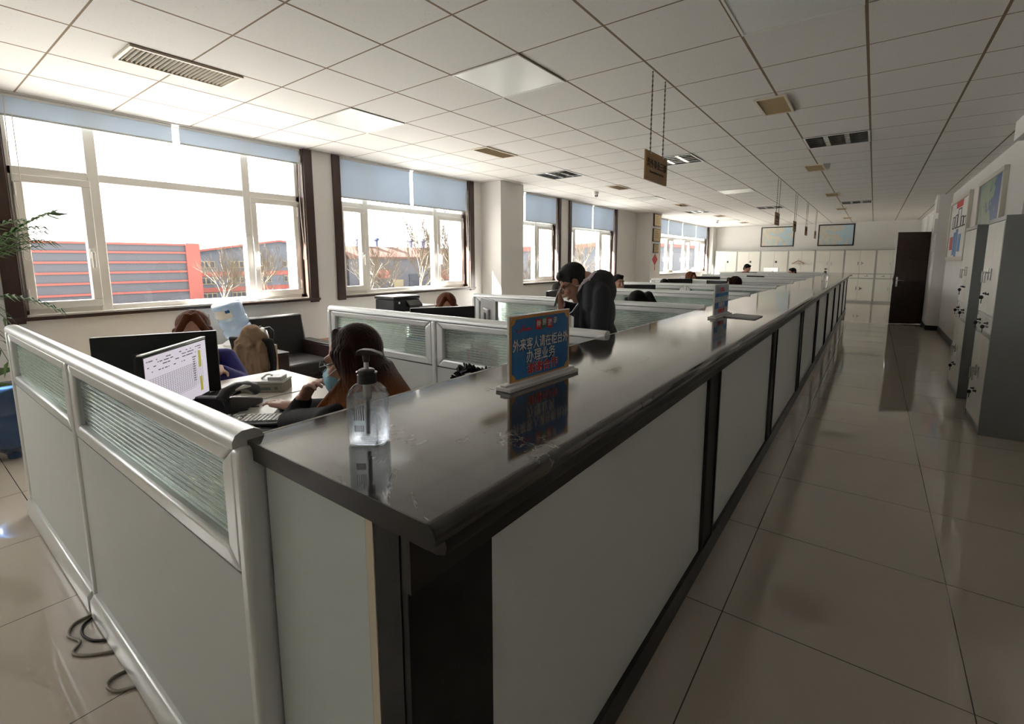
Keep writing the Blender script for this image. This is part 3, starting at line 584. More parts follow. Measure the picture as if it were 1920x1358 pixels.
# pump bottles
def pump_bottle(x, y, rz, s, label, full):
    t = thing('sanitizer_bottle', label, 'bottle', (x, y, 1.1), rz, 'hand sanitizer pump bottles'); t.scale = (s, s, s)
    def rr(hw, hd, r, z, n=6):
        P = []
        for cx, cy_, a0 in ((hw-r, hd-r, 0), (-hw+r, hd-r, PI/2), (-hw+r, -hd+r, PI), (hw-r, -hd+r, 1.5*PI)):
            for i in range(n): a = a0+PI/2*i/(n-1); P.append((cx+r*math.cos(a), cy_+r*math.sin(a), z))
        return P
    def shell(rows):
        m = MB(); n = len(rows[0]); vv = [p for R in rows for p in R]
        m.add(vv, [(i*n+k, i*n+(k+1) % n, (i+1)*n+(k+1) % n, (i+1)*n+k) for i in range(len(rows)-1) for k in range(n)] + [tuple(range(n-1, -1, -1)), tuple(range((len(rows)-1)*n, len(rows)*n))]); return m
    rows = [rr(.036, .026, .02, .0), rr(.041, .031, .022, .006), rr(.041, .031, .022, .098), rr(.040, .030, .022, .106), rr(.036, .027, .022, .117), rr(.028, .023, .02, .126), rr(.017, .017, .0168, .132), rr(.016, .016, .0158, .137)]
    shell(rows).build('bottle_body', M['clear'], t, ang=60)
    if full:
        g = [rr(.0345, .0245, .019, .003), rr(.039, .029, .021, .008), rr(.039, .029, .021, .098), rr(.0385, .0285, .021, .102)]
        shell(g).build('gel', M['gel'], t, ang=60)
        bb = MB(); random.seed(3)
        for i in range(60):
            sx = random.choice((-1, 1)); xx = random.uniform(-.033, .033); yy = sx*random.uniform(.02, .027); r = random.uniform(.0007, .0016)
            bb.ell((xx, yy, random.uniform(.012, .092)), (r*1.3, r, r*1.3), None, 8, 6)
        bb.build('air_bubbles', M['clear'], t)
        lb = MB(); lb.box(-.038, -.0322, .03, -.012, -.0318, .09); 
        lk = MB()
        for i in range(5): lk.box(-.019+i*.0045, -.0316, .058, -.0175+i*.0045, -.0308, .088-.004*(i % 3))
        for i in range(8): lk.box(-.019+i*.0026, -.0316, .034, -.0178+i*.0026, -.0308, .048)
        lk.build('label_print', M['grey_plastic'], t)
    MB().cyl((0, 0, .02), (0, 0, .125), .0042, n=10).build('dip_tube', M['light_plastic'], t)
    MB().cyl((0, 0, .095), (0, 0, .135), .0085, n=14).build('pump_cylinder', M['white'], t)
    c = MB(); c.lathe([(.0195, .130), (.0195, .148), (.0175, .150), (.0165, .150), (.0165, .158), (.012, .160)], 28); c.build('collar', M['black'], t, bevel=.0008)
    c = MB()
    for a in (0, PI): c.ell((math.cos(a)*.0185, 0, .1525), (.004, .006, .003))
    c.build('lock_tab', M['silver'], t)
    MB().cyl((0, 0, .158), (0, 0, .176), .0052, n=12).build('pump_stem', M['white'], t)
    h = MB(); h.cyl((0, 0, .174), (0, 0, .190), .0068, .0075, 14)
    h.prism([(-.0175, .189), (-.017, .1985), (-.006, .2015), (.012, .2005), (.03, .194), (.0345, .190), (.0345, .185), (.027, .187), (.012, .189)], 'y', -.0105, .0105)
    h.build('pump_head', M['black'], t, bevel=.003, seg=3)
pump_bottle(-.812, .585, .62, .98, 'clear pump bottle of sanitizer gel at the near end of the counter', True)
pump_bottle(-.675, 10.1, .9, 1.1, 'distant clear pump bottle standing far down the counter', False)

# ------------------------------------------------------------------ storage cabinets
def lever(t, x, z, m=None, keys=False, s=1):                       # handle on a face looking towards -Y at y=0
    h = MB(); h.box(x-.012, -.012, z-.05, x+.012, 0, z+.05); h.cyl((x, -.012, z+.015), (x, -.04, z+.015), .009, n=10); h.box(x-.006, -.046, z-.075, x+.006, -.034, z+.025)
    h.build('door_handle', m or M['steel'], t, bevel=.002)
def steel_cabinet(label, x, y, rz, w_, d, style, grp):
    t = thing('steel_cabinet', label, 'cabinet', (x, y, 0), rz, grp); H = 1.825; h = w_/2
    c = MB(); c.box(-h, 0, .0, -h+.02, d, H); c.box(h-.02, 0, 0, h, d, H); c.box(-h+.02, 0, H-.035, h-.02, d, H); c.box(-h+.02, d-.01, 0, h-.02, d, H-.035)
    c.box(-h+.02, .004, 0, h-.02, d-.02, .055)
    c.build('carcass', M['cab_grey'] if style == 'side' else M['cab_frame'], t, bevel=.002)
    r = MB()
    if style != 'tall':
        for z in (.83, .985): r.box(-h+.02, .003, z-.016, h-.02, .03, z+.016)
        r.box(-h+.02, .02, .055, h-.02, .03, H-.035); r.build('front_rail', M['cab_frame'], t)
    zs = [(.06, .81), (1.005, H-.04)] if style != 'tall' else [(.06, H-.04)]
    for zi, (z0, z1) in enumerate(zs):
        for s in (-1, 1):
            a, b = (-h+.024, -.003) if s < 0 else (.003, h-.024)
            dr = MB().box(a, -.002, z0, b, .018, z1).build('door', M['cab'], t, bevel=.002)
            zz = (z0+z1)/2+(.05 if zi == 0 else -.05)
            if style == 'lock':
                if s > 0:
                    q = MB(); q.box(.045, -.012, 1.36, .095, -.002, 1.43); q.build('lock_plate', M['lamp_dark'], dr); q = MB(); q.box(.058, -.018, 1.375, .08, -.012, 1.415); q.build('latch', M['light_plastic'], dr)
            elif style == 'ring':
                hd = MB(); hx = s*.05; hd.tube([(hx, -.002, zz-.05), (hx+.008, -.02, zz-.03), (hx+.008, -.022, zz+.03), (hx, -.002, zz+.05)], .008, 8); hd.build('door_handle', M['lamp_dark'], dr)
                if s > 0: kk = MB(); kk.cyl((hx+.04, -.012, zz), (hx+.04, 0, zz), .016, n=10); kk.build('key_lock', M['lamp_dark'], dr)
            else:
                lever(dr, s*.06, zz)
                if style == 'side':
                    kk = MB(); z_ = zz-.17; kk.cyl((s*.06, -.01, z_), (s*.06, 0, z_), .011, n=10); kk.box(s*.06-.003, -.025, z_-.006, s*.06+.003, -.01, z_+.006)
                    if s < 0: kk.ell((s*.06, -.03, z_-.035), (.004, .015, .018)); kk.box(s*.06-.002, -.032, z_-.09, s*.06+.002, -.026, z_-.045)
                    kk.build('key', M['black'], dr)
    if style != 'tall':
        for s in (-1, 1):
            a, b = (-h+.024, -.012) if s < 0 else (.012, h-.024)
            dr = MB().box(a, -.002, .85, b, .018, .968).build('drawer', M['cab'], t, bevel=.002)
            q = MB(); m_ = (a+b)/2; q.box(m_-.05, -.014, .90, m_+.05, -.002, .912); q.build('drawer_pull', M['lamp_dark'], dr)
            kk = MB(); kk.cyl((m_+.02, -.012, .935), (m_+.02, 0, .935), .012, n=10)
            if style == 'side': kk.box(m_+.017, -.03, .929, m_+.023, -.012, .941); kk.ell((m_+.02, -.034, .905), (.004, .014, .017)); kk.box(m_+.018, -.036, .855, m_+.022, -.031, .895)
            kk.build('drawer_key', M['black'], dr)
    return t
BX = [-5.13, -4.32, -3.49, -2.56, -1.71, -.84, .05, .93]
BL = ['cream cabinet in the back corner next to the windows', 'cream cabinet behind the person in purple', 'cream cabinet behind the silver monitor', 'cream cabinet with a wooden hanger on its handle', 'yellowish cream cabinet behind the distant pump bottle', 'cream back-wall cabinet with four ring handles, fully visible', 'cream back-wall cabinet half covered by the brown door']
for i in range(7):
    wd = BX[i+1]-BX[i]
    steel_cabinet(BL[i], (BX[i]+BX[i+1])/2, 20.48, 0, wd-.006, .42, ['lock', 'lock', 'lock', 'lever', 'lever', 'ring', 'lever'][i], 'cream cabinets along the back wall')
steel_cabinet('nearer grey-sided steel cabinet with keys in the corridor', .815, 5.83, -PI/2, .72, .36, 'side', 'grey-sided cabinets in the corridor')
steel_cabinet('farther grey-sided steel cabinet beside the framed chart', .815, 7.2, -PI/2, .76, .34, 'side', 'grey-sided cabinets in the corridor')
t = thing('coat_hanger', 'reddish wooden coat hanger on the fourth back-wall cabinet', 'hanger', (-2.22, 20.43, 1.33))
q = MB(); q.tube([(-.2, 0, 0), (-.1, 0, .055), (-.02, 0, .1), (.02, 0, .1), (.1, 0, .055), (.2, 0, 0)], .011, 8); q.build('shoulders', M['wood_red'], t)
q = MB(); q.tube([(0, 0, .1), (0, 0, .14), (.012, 0, .16), (.0, 0, .175), (-.014, 0, .165)], .004, 6); q.build('hook', M['wood_red'], t)
MB().tube([(-.19, 0, .004), (.19, 0, .004)], .004, 6).build('trouser_bar', M['wood_red'], t)

# open brown door
dw = .74
d = sroot('door_1', (1.045, 14.36, 0)); d.rotation_euler = (0, 0, math.atan2(-.34, -.69))
MB().box(0, -.022, .008, dw, .022, 2.085).build('door_leaf', M['dark_wood'], d, bevel=.003)
q = MB()
for x0, x1 in ((.13, .34), (.42, .63)):
    for z0, z1 in ((.25, .80), (.95, 1.45), (1.6, 1.9)):
        for a, b, c, e_ in ((x0, z0, x1, z0+.02), (x0, z1-.02, x1, z1), (x0, z0, x0+.02, z1), (x1-.02, z0, x1, z1)):
            q.box(a, -.03, b, c, -.021, e_); q.box(a, .021, b, c, .03, e_)
q.build('door_moulding', M['dark_wood'], d, bevel=.004)
for s in (-1, 1):
    q = MB(); q.box(dw-.075, s*.022, .86, dw-.035, s*.032, 1.08); q.cyl((dw-.055, s*.03, 1.0), (dw-.055, s*.07, 1.0), .012, n=10); q.tube([(dw-.055, s*.068, 1.0), (dw-.11, s*.07, 1.004), (dw-.185, s*.066, .992)], .009, 8); q.cyl((dw-.055, s*.03, .9), (dw-.055, s*.045, .9), .014, n=12)
    q.build('lever_handle', M['silver'], d)
q = MB(); q.box(dw-.003, -.012, .9, dw+.004, .012, 1.06); q.build('lock_edge', M['silver'], d)
q = MB()
for z in (.3, 1.05, 1.8): q.cyl((.0, .026, z-.05), (.0, .026, z+.05), .01, n=8)
q.build('hinge', M['lamp_dark'], d)
q = MB(); q.box(1.03, 14.32, 0, 1.3, 14.4, 2.2); q.box(1.03, 15.1, 0, 1.3, 15.18, 2.2); q.box(1.03, 14.32, 2.12, 1.3, 15.18, 2.2)
struct('trim_21', q, M['dark_wood'])

# ------------------------------------------------------------------ wall pictures
def picture(label, loc, rz, w_, h, fm, fw_, pm, dep=.025, name='framed_map', cat='map', grp=None):
    t = thing(name, label, cat, loc, rz, grp); a, b = w_/2, h/2
    f = MB()
    for p in ((-a, -b, a, -b+fw_), (-a, b-fw_, a, b), (-a, -b+fw_, -a+fw_, b-fw_), (a-fw_, -b+fw_, a, b-fw_)): f.box(p[0], -dep, p[1], p[2], 0, p[3])
    f.build('picture_frame', fm, t, bevel=.006)
    MB().box(-a+fw_, -dep*.55, -b+fw_, a-fw_, -.002, b-fw_).build('print', pm, t)
    return t
picture('framed pale map with blue sea in the middle of the back wall', (-3.03, BY, 2.345), 0, 1.12, .75, M['frame_black'], .035, M['map_a'], grp='framed maps on the back wall')
picture('framed country map with wider blue sea, closer to the brown door', (-1.17, BY, 2.35), 0, 1.09, .77, M['frame_black'], .04, M['map_b'], grp='framed maps on the back wall')
t = picture('tall framed white chart with black boxes on the corridor wall', (RX, 11.7, 2.01), -PI/2, 2.3, 1.12, M['frame_silver'], .07, M['paper'], .05, 'framed_chart', 'poster')
q = MB()
for (u0, v0, u1, v1) in ((-.75, .02, -.5, .25), (-.4, .02, -.15, .27), (-.1, .02, .3, .36), (.36, .02, .6, .2), (.64, .02, .9, .18)):
    for a, b, c, e_ in ((u0, v0, u1, v0+.02), (u0, v1-.02, u1, v1), (u0, v0, u0+.03, v1), (u1-.03, v0, u1, v1)): q.box(a, -.031, b, c, -.0275, e_)
q.build('chart_boxes', M['ink'], t)
q = MB(); q.box(-.42, -.031, -.46, -.2, -.0275, -.05); q.box(-.14, -.031, -.5, .1, -.0275, .0); q.box(.2, -.031, -.4, .5, -.0275, -.1); q.build('chart_photos', M['sign_blue'], t)
q = MB(); q.box(-.9, -.031, -.36, -.5, -.0275, -.12); q.build('red_block', M['red_knot'], t)
q = MB()
for i in range(5): q.box(-.42+i*.17, -.031, .38, -.29+i*.17, -.0275, .49)
q.build('red_heading', M['ink_red'], t)
picture('framed blue map poster above the grey-sided cabinets', (RX, 8.86, 2.05), -PI/2, 1.7, 1.02, M['frame_silver'], .06, M['map_c'], .05, 'map_poster', 'poster')
for i in range(2):
    picture('small white-framed picture past the brown door, %s of the pair' % ('nearer' if i == 0 else 'farther'), (1.16, 17.3+i*1.8, 2.4), -PI/2, 1.3, .62, M['white'], .05, M['lamp_panel'], name='framed_picture', cat='picture', grp='pictures past the door')
for i, (z, h) in enumerate(((2.60, .36), (2.15, .30), (1.75, .24))):
    t = thing('door_plaque', ['upper', 'middle', 'lower'][i]+' pale room plaque on the pillar end before the door', 'plaque', (.975, 13.3, z), 0, 'plaques on the corridor pillar')
    MB().box(-.045, -.09, -h/2, 0, .09, h/2).build('plaque_board', M['white'], t, bevel=.003)
for i, (z, h, y0, y1) in enumerate(((2.585, .34, 13.2, 13.72), (2.17, .36, 13.17, 13.72), (1.80, .26, 13.24, 13.63))):
    t = thing('gold_plaque', ['top', 'middle', 'lowest'][i]+' of the three gold certificates on the second pillar', 'certificate', (-5.0, (y0+y1)/2, z), 0, 'gold certificates on the pillar')
    a = (y1-y0)/2; MB().box(0, -a, -h/2, .03, a, h/2).build('backboard', M['dark_wood'], t, bevel=.003); MB().box(.03, -a+.03, -h/2+.02, .034, a-.02, h/2-.02).build('gold_face', M['brass'], t)
    q = MB()
    for j in range(4): q.box(.034, -a*.5, h*.25-j*.055, .035, a*(.1 if j == 0 else .5), h*.25-j*.055+.012)
    q.build('engraving', M['ink'], t)
t = thing('knot_hanging', 'red diamond paper hanging with tassel below the gold certificates', 'hanging', (-5.0, 13.42, 1.19))
MB().prism([(0, .14), (.2, .30), (0, .46), (-.2, .30)][::-1], 'x', .0, .012).build('diamond', M['red_knot'], t, bevel=.003)
q = MB(); q.cyl((.006, 0, .46), (.006, 0, .50), .006, n=8); q.cyl((.006, 0, .0), (.006, 0, .14), .011, .005, 10); q.build('tassel', M['red_knot'], t)

# ------------------------------------------------------------------ desks, chairs, office things
DZ = .76
def desk(x0, x1, y0, y1, label, clip=0):
    t = thing('office_desk', label, 'desk', ((x0+x1)/2, (y0+y1)/2, 0), 0, 'office desks'); a, b = (x1-x0)/2, (y1-y0)/2
    P = [(-a, -b), (a, -b), (a, b), (-a, b)]
    if clip > 0: P = [(-a, -b), (a, -b), (a, b-clip*.5), (a-clip, b), (-a, b)]
    if clip < 0: P = [(-a, -b), (a, -b), (a, b), (-a-clip, b), (-a, b+clip*.5)]
    MB().prism(P, 'z', DZ-.026, DZ).build('desktop', M['desk'], t, bevel=.003)
    for s in (-1, 1): MB().box(-a+.02, s*(b-.05)-.01, 0, a-.04, s*(b-.05)+.01, DZ-.026).build('side_panel', M['laminate'], t)
    return t
def monitor(label, cx, cy_, rz, w_=.50, h=.30, top=1.11, back='black', lit=False, tilt=0):
    t = thing('computer_monitor', label, 'monitor', (cx, cy_, DZ), rz, 'computer monitors'); H = top-DZ; z0 = H-h; a = w_/2    # screen looks towards +X
    m = M['black'] if back == 'black' else M['grey_plastic'] if back == 'grey' else M['steel']
    MB().box(-.02, -a, z0, .008, a, H).build('housing', m, t, bevel=.004)
    s = MB().box(.0078, -a+.008, z0+.018, .0088, a-.008, H-.010).build('screen', M['screen'] if lit else M['screen_dark'], t)
    q = MB(); q.box(-.045, -.10, z0+h*.28, -.02, .10, z0+h*.72); q.build('back_cover', m, t, bevel=.008)
    q = MB(); q.box(-.06, -.03, .008, -.04, .03, z0+h*.6); q.box(-.06, -.03, z0+h*.4, -.02, .03, z0+h*.6); q.build('stand_neck', m, t, bevel=.004)
    MB().box(-.13, -.115, 0, .05, .115, .010).build('stand_base', m, t, bevel=.003)
    return t, s, a, z0, H
def keyboard(label, loc, rz, keys, frame):
    t = thing('keyboard', label, 'keyboard', loc, rz, 'keyboards')
    MB().prism([(-.22, -.07), (.22, -.07), (.225, .06), (.19, .075), (-.19, .075), (-.225, .06)], 'z', 0, .014).build('keyboard_body', frame, t, bevel=.004)
    for blk, x0, n, rows in (('letter_keys', -.213, 14, 5), ('arrow_keys', .062, 3, 4), ('number_keys', .127, 4, 5)):
        q = MB()
        for r in range(rows):
            for c in range(n):
                if blk == 'arrow_keys' and r == 1 and c != 1: continue
                xx = x0+c*.0192; yy = -.058+r*.0205; wdt = .0165
                if blk == 'letter_keys' and r == 0:
                    if 4 < c < 10: continue
                    if c == 4: wdt = .112
                q.prism([(xx, yy), (xx+wdt, yy), (xx+wdt-.002, yy+.0165), (xx+.002, yy+.0165)], 'z', .013, .0205)
        q.build(blk, keys, t, bevel=.001, seg=1)
    return t
def office_chair(label, x, y, rz, back_h=.92, m='black_cloth'):
    t = thing('office_chair', label, 'chair', (x, y, 0), rz, 'office chairs')      # sitter looks towards +X
    MB().box(-.22, -.23, .40, .24, .23, .465).build('seat', M[m], t, bevel=.03, seg=3)
    q = MB(); n = 8
    P = [(-.27-.03*math.sin(PI*i/n), .50+(back_h-.5)*i/n) for i in range(n+1)] + [(-.215-.03*math.sin(PI*i/n), .50+(back_h-.5)*i/n) for i in range(n, -1, -1)]
    q.prism(P, 'y', -.215, .215); q.build('backrest', M[m], t, bevel=.02, seg=3)
    q = MB(); q.cyl((0, 0, .09), (0, 0, .40), .028); q.box(-.27, -.03, .36, 0, .03, .39); q.box(-.285, -.03, .36, -.262, .03, .56); q.build('post', M['black'], t)
    q = MB()
    for i in range(5): a = 2*PI*i/5; q.cap((0, 0, .08), (.27*math.cos(a), .27*math.sin(a), .065), .022, .016)
    q.build('star_base', M['black'], t)
    q = MB()
    for i in range(5): a = 2*PI*i/5; q.cyl((.27*math.cos(a)-.015*math.sin(a), .27*math.sin(a)+.015*math.cos(a), .026), (.27*math.cos(a)+.015*math.sin(a), .27*math.sin(a)-.015*math.cos(a), .026), .026, n=12)
    q.build('castors', M['black'], t)
    return t
for k in range(9):
    y0 = PYS[k]+.06; y1 = PYS[k]+(1.6 if k else 1.13)
    desk(-2.98 if k else -3.1, -2.502, y0, y1, 'pale desk facing the windows behind the %s partition row' % ORD[k], 0 if k else .0)
    desk(-2.498, -1.90, y0, y1 if k else y1, 'pale desk on the counter side behind the %s partition row' % ORD[k])

desk(-3.1, -1.9, 17.7, 18.7, 'pale table carrying the silver monitor before the back cabinets')
# nearest cubicle
mo = monitor('large black monitor seen from behind in front of the person in blue', -2.93, .845, math.atan2(.43, -.9), .53, .33, 1.105)[0]
q = MB(); q.box(-.0225, -.20, .17, -.0198, -.165, .30); q.build('paper_note', M['light_plastic'], mo)
t, s, a, z0, H = monitor('thin lit monitor showing a white spreadsheet with yellow columns', -2.43, .765, math.atan2(.69, .72), .485, .285, 1.105, 'black', True)
MB().box(-.012, -a, H-.0, .009, a, H+.006).build('top_edge', M['white'], t, bevel=.002)
q = MB()
for i in range(26): yy = -a+.02+i*.0165; q.box(.0089, yy, z0+.075, .0092, yy+.0012, z0+.185+.0*(i % 3))
for i in range(16): q.box(.0089, -a+.02, z0+.07+i*.0075, .0092, a-.12, z0+.0709+i*.0075)
random.seed(5)
for i in range(60):
    yy = random.uniform(-a+.02, a-.06); zz = random.choice((H-.03, H-.042, H-.055, H-.075)); q.box(.0089, yy, zz, .0092, yy+random.uniform(.006, .02), zz+.004)
for i in range(10): q.box(.0089, a-.13, z0+.10+i*.011, .0092, a-.11, z0+.104+i*.011)
q.build('screen_marks', M['screen_ink'], s)
for za, zb in ((.155, .235), (.04, .11)): MB().box(.0089, a-.082, z0+za, .0094, a-.06, z0+zb).build('yellow_column', M['screen_yellow'], s)
keyboard('white-keyed keyboard beside the telephone', (-2.15, .955, DZ+.004), math.atan2(.25, .16)+PI/2+PI/2-.25, M['white'], M['black_matt'])
keyboard('black keyboard behind the black telephone', (-2.80, 1.175, DZ), 2.0, M['black_matt'], M['black_matt'])
tag(MB().prism([(-2.02, .90), (-2.32, 1.16), (-2.20, 1.34), (-1.93, 1.10)], 'z', DZ, DZ+.003).build('mouse_mat', M['black_matt'], None), 'dark mat under the mouse and white-keyed keyboard', 'mat')
t = thing('computer_mouse', 'black computer mouse under a hand', 'mouse', (-2.225, 1.135, DZ+.003), PI)
q = MB(); q.ell((0, 0, .006), (.055, .031, .030)); q.blob('mouse_shell', M['black'], t, .004)
t = thing('desk_phone', 'black desk telephone with its handset on the cradle', 'telephone', (-2.46, .985, DZ), math.radians(118))
q = MB(); q.prism([(-.11, .0), (.12, .0), (.12, .025), (-.08, .085), (-.11, .085)], 'y', -.085, .10); q.build('phone_body', M['black'], t, bevel=.006)
q = MB()
for i in range(4):
    for j in range(3): q.box(.0+i*.024, -.0+j*.026, .035, .017+i*.024, .018+j*.026, .062-.0105*i)
q.build('dial_keys', M['grey_plastic'], t, bevel=.001)
q = MB(); q.tube([(-.13, -.06, .085), (-.105, -.062, .108), (-.04, -.064, .122), (.03, -.064, .112), (.085, -.062, .085), (.105, -.06, .062)], [.024, .026, .022, .022, .026, .024], 12)
hs = q.build('handset', M['black'], t, ang=70)
q = MB(); q.tube([(-.07, -.088, .115), (-.02, -.089, .118), (.03, -.088, .108)], [.004, .010, .004], 8); q.build('handset_badge', M['white'], hs)
q = MB(); q.tube([(-.12, -.06, .07)]+[(-.13+.02*i, -.10+.012*math.cos(i*2.2)-.004*i, .012+.012*math.sin(i*2.2)**2) for i in range(8)]+[(.02, -.1, .01)], .0035, 6); q.build('curly_cord', M['black'], t)
t = thing('label_printer', 'beige-grey desktop printer box with paper on the pale desk', 'printer', (-2.66, 1.255, DZ), math.radians(40)); t.scale = (.82, .82, .82)
MB().box(-.14, -.075, 0, .14, .075, .062).build('printer_body', M['beige_plastic'], t, bevel=.006)
MB().box(-.142, -.077, .062, .142, .077, .078).build('printer_lid', M['light_plastic'], t, bevel=.006)
q = MB(); q.box(.03, -.05, .078, .12, .05, .10); q.tube([(-.03, 0, .08), (-.01, .03, .10), (.02, .02, .105), (.04, .0, .1)], .007, 8); q.build('roll_holder', M['light_plastic'], t, bevel=.003)
q = MB(); q.box(-.10, -.0775, .02, .06, -.0765, .038); q.box(.085, -.078, .022, .105, -.0765, .04); q.build('front_slot', M['lamp_dark'], t)
tag(MB().box(-2.5, .54, DZ, -2.49, 1.56, DZ+.003).build('desk_joint_strip', M['cab_frame'], None), 'thin metal strip along the joint of the two nearest desks', 'strip')
for i, (x, y, r) in enumerate(((-2.08, 1.42, .5), (-2.14, 1.47, .2))):
    o = MB().box(-.105, -.15, 0, .105, .15, .002).build('paper_sheet', M['paper'], None, loc=(x, y, DZ+.001+.0022*i), rot=(0, 0, r)); tag(o, ['white paper sheet at the bottom of the pair behind the raised elbow', 'white paper sheet on top of the pair behind the raised elbow'][i], 'paper', 'loose papers')
for i, x in enumerate((-2.0, -2.08)):
    o = MB().cap((0, -.07, 0), (0, .07, 0), .004).build('pencil', M['wood_light'], None, loc=(x, 1.44+.03*i, DZ+.0095), rot=(0, 0, .5+i*.3)); tag(o, ['pale wooden pencil lying on the papers, nearer the counter', 'pale wooden pencil lying on the papers, nearer the windows'][i], 'pencil', 'pencils on the desk papers')

# waiting corner by the first window
t = thing('storage_drawers', 'pale wooden drawer unit below the steel kettle', 'drawers', (-4.50, 2.065, 0), 0)
MB().box(-.17, -.10, 0, .17, .10, .715).build('drawer_case', M['wood_light'], t, bevel=.003)
for i in range(4): 
    dr = MB().box(-.16, -.108, .06+.16*i, .16, -.10, .205+.16*i).build('drawer', M['wood_light'], t, bevel=.002)
    MB().box(.17, -.09, .06+.16*i, .176, .09, .205+.16*i).build('side_drawer_front', M['wood_light'], t, bevel=.002)
t = thing('kettle', 'polished steel electric kettle with black handle', 'kettle', (-4.47, 2.09, .715), .9)
MB().lathe([(.07, 0), (.072, .01), (.066, .07), (.055, .12), (.04, .145), (.015, .155), (.004, .158)], 28).build('kettle_body', M['steel'], t, ang=70)
q = MB(); q.tube([(.035, 0, .14), (.075, 0, .15), (.10, 0, .12), (.10, 0, .06), (.085, 0, .025)], .013, 8); q.cyl((0, 0, .156), (0, 0, .168), .012); q.build('kettle_handle', M['black'], t)
q = MB(); q.prism([(-.045, .11), (-.085, .145), (-.045, .14)], 'y', -.014, .014); q.build('spout', M['silver'], t, bevel=.003)
def jug(name, label, Mx, m, cat='water jug'):
    t = thing(name, label, cat); t.matrix_world = Mx
    p = [(.03, 0), (.035, .03), (.05, .045), (.115, .09), (.132, .115), (.132, .17), (.124, .18), (.124, .20), (.132, .21), (.132, .27), (.124, .28), (.124, .30), (.132, .31), (.132, .42), (.125, .445), (.10, .455), (.06, .445)]
    MB().lathe(p, 32).build('jug_body', m, t, ang=70); return t
Mx = Matrix.Translation((-5.02, 2.17, .665)) @ Matrix.Rotation(math.radians(21), 4, Vector((1, .25, 0))) 
t = jug('water_jug', 'pale blue water jug tilted upside down below the nearest window', Mx, M['jug'])
q = MB(); n = 10; q.add([(.1335*math.cos(a), .1335*math.sin(a), z) for z in (.325, .41) for a in [-1.5+i*.14 for i in range(n)]], [(i, i+1, n+i+1, n+i) for i in range(n-1)]); lb = q.build('jug_label', M['paper'], t)
q = MB(); q.add([(.134*math.cos(a), .134*math.sin(a), z) for z in (.375, .405) for a in (-.6, -.45, -.3)], [(0, 1, 4, 3), (1, 2, 5, 4)]); q.build('label_print', M['sign_blue'], t)
t = thing('dispenser_stand', 'white stand holding the tilted water jug behind the khaki jacket', 'stand', (-5.10, 2.02, 0))
q = MB(); q.box(-.15, -.15, 0, .15, .14, .64); q.build('stand_body', M['white'], t, bevel=.02)
q = MB(); q.lathe([(.10, .64), (.11, .66), (.06, .70), (.045, .69)], 24, c=(.06, .08, 0)); q.build('jug_seat', M['white'], t)
q = MB(); q.tube([(.12, -.15, .64), (.13, -.155, .80), (.13, -.16, .98)], .006, 8); q.build('support_rod', M['steel'], t)
t = thing('armchair', 'black leather armchair with dark wooden arms below the window', 'armchair', (-4.78, 2.55, 0))
q = MB(); P = [(-.36, .30), (-.20, .30), (-.24, .6), (-.30, .88), (-.34, .905), (-.40, .88), (-.40, .6)]
q.prism(P, 'y', -.30, .30); q.build('backrest', M['leather'], t, bevel=.05, seg=4)
MB().box(-.25, -.235, .32, .36, .235, .475).build('seat_cushion', M['leather'], t, bevel=.045, seg=4)
MB().box(-.28, -.235, .06, .33, .235, .32).build('front_panel', M['leather'], t, bevel=.01)
for s in (-1, 1):
    MB().box(-.30, s*.30-.06, .0, .38, s*.30+.06, .60).build('arm', M['leather_seam'], t, bevel=.012)
    MB().box(-.30, s*.30-.064, .60, .384, s*.30+.064, .615).build('arm_cap', M['leather'], t, bevel=.006)
MB().box(.331, .04, .20, .334, .10, .26).build('square_sticker', M['edge_band'], t); MB().cyl((.331, -.02, .215), (.334, -.02, .215), .03, n=16).build('round_sticker', M['edge_band'], t)
q = MB(); q.box(-.165, -.30, .585, -.16, .30, .59)
t = thing('side_table', 'small red-brown wooden side table beside the black armchair', 'table', (-4.85, 3.12, 0))
MB().box(-.22, -.2, .55, .22, .2, .58).build('tabletop', M['wood_red'], t, bevel=.004)
for sx in (-1, 1):
    for sy in (-1, 1): MB().box(sx*.19-.015, sy*.17-.015, 0, sx*.19+.015, sy*.17+.015, .55).build('leg', M['wood_red'], t)
ch = office_chair('office chair with a khaki jacket hung over its back', -4.05, 1.62, -1.2, .84)
t = thing('khaki_jacket', 'khaki jacket bundled over a chair back beside the water jug', 'jacket', (-4.13, 1.87, .0), -1.2)
q = MB(); random.seed(11)
q.ell((0, 0, .80), (.09, .15, .12)); q.ell((.01, .0, .63), (.07, .15, .18)); q.cap((.02, -.10, .78), (.05, -.12, .45), .055, .045); q.cap((.02, .10, .78), (.05, .13, .45), .055, .045); q.ell((.02, 0, .90), (.06, .075, .05))
for i in range(9): a = random.uniform(-.13, .13); q.cap((.05, a, .88-abs(a)), (.075, a*1.1+random.uniform(-.04, .04), .6), .022, .012)
q.tube([(.04, -.08, .86), (.075, -.02, .89), (.075, .05, .86), (.07, .08, .80), (.08, .03, .77), (.075, -.05, .80)], [.02, .026, .026, .022, .02, .016], 8)
for i in range(7): a = -.12+.04*i; q.cap((.06+.01*(i % 2), a, .80-.03*(i % 3)), (.085, a*1.25, .47), .024, .016)
o = q.blob('jacket_cloth', M['khaki'], t, .010, 2)
tx = bpy.data.textures.new('cloth_folds', 'CLOUDS'); tx.noise_scale = .11; dm = o.modifiers.new('folds', 'DISPLACE'); dm.texture = tx; dm.strength = .04; dm.mid_level = .5

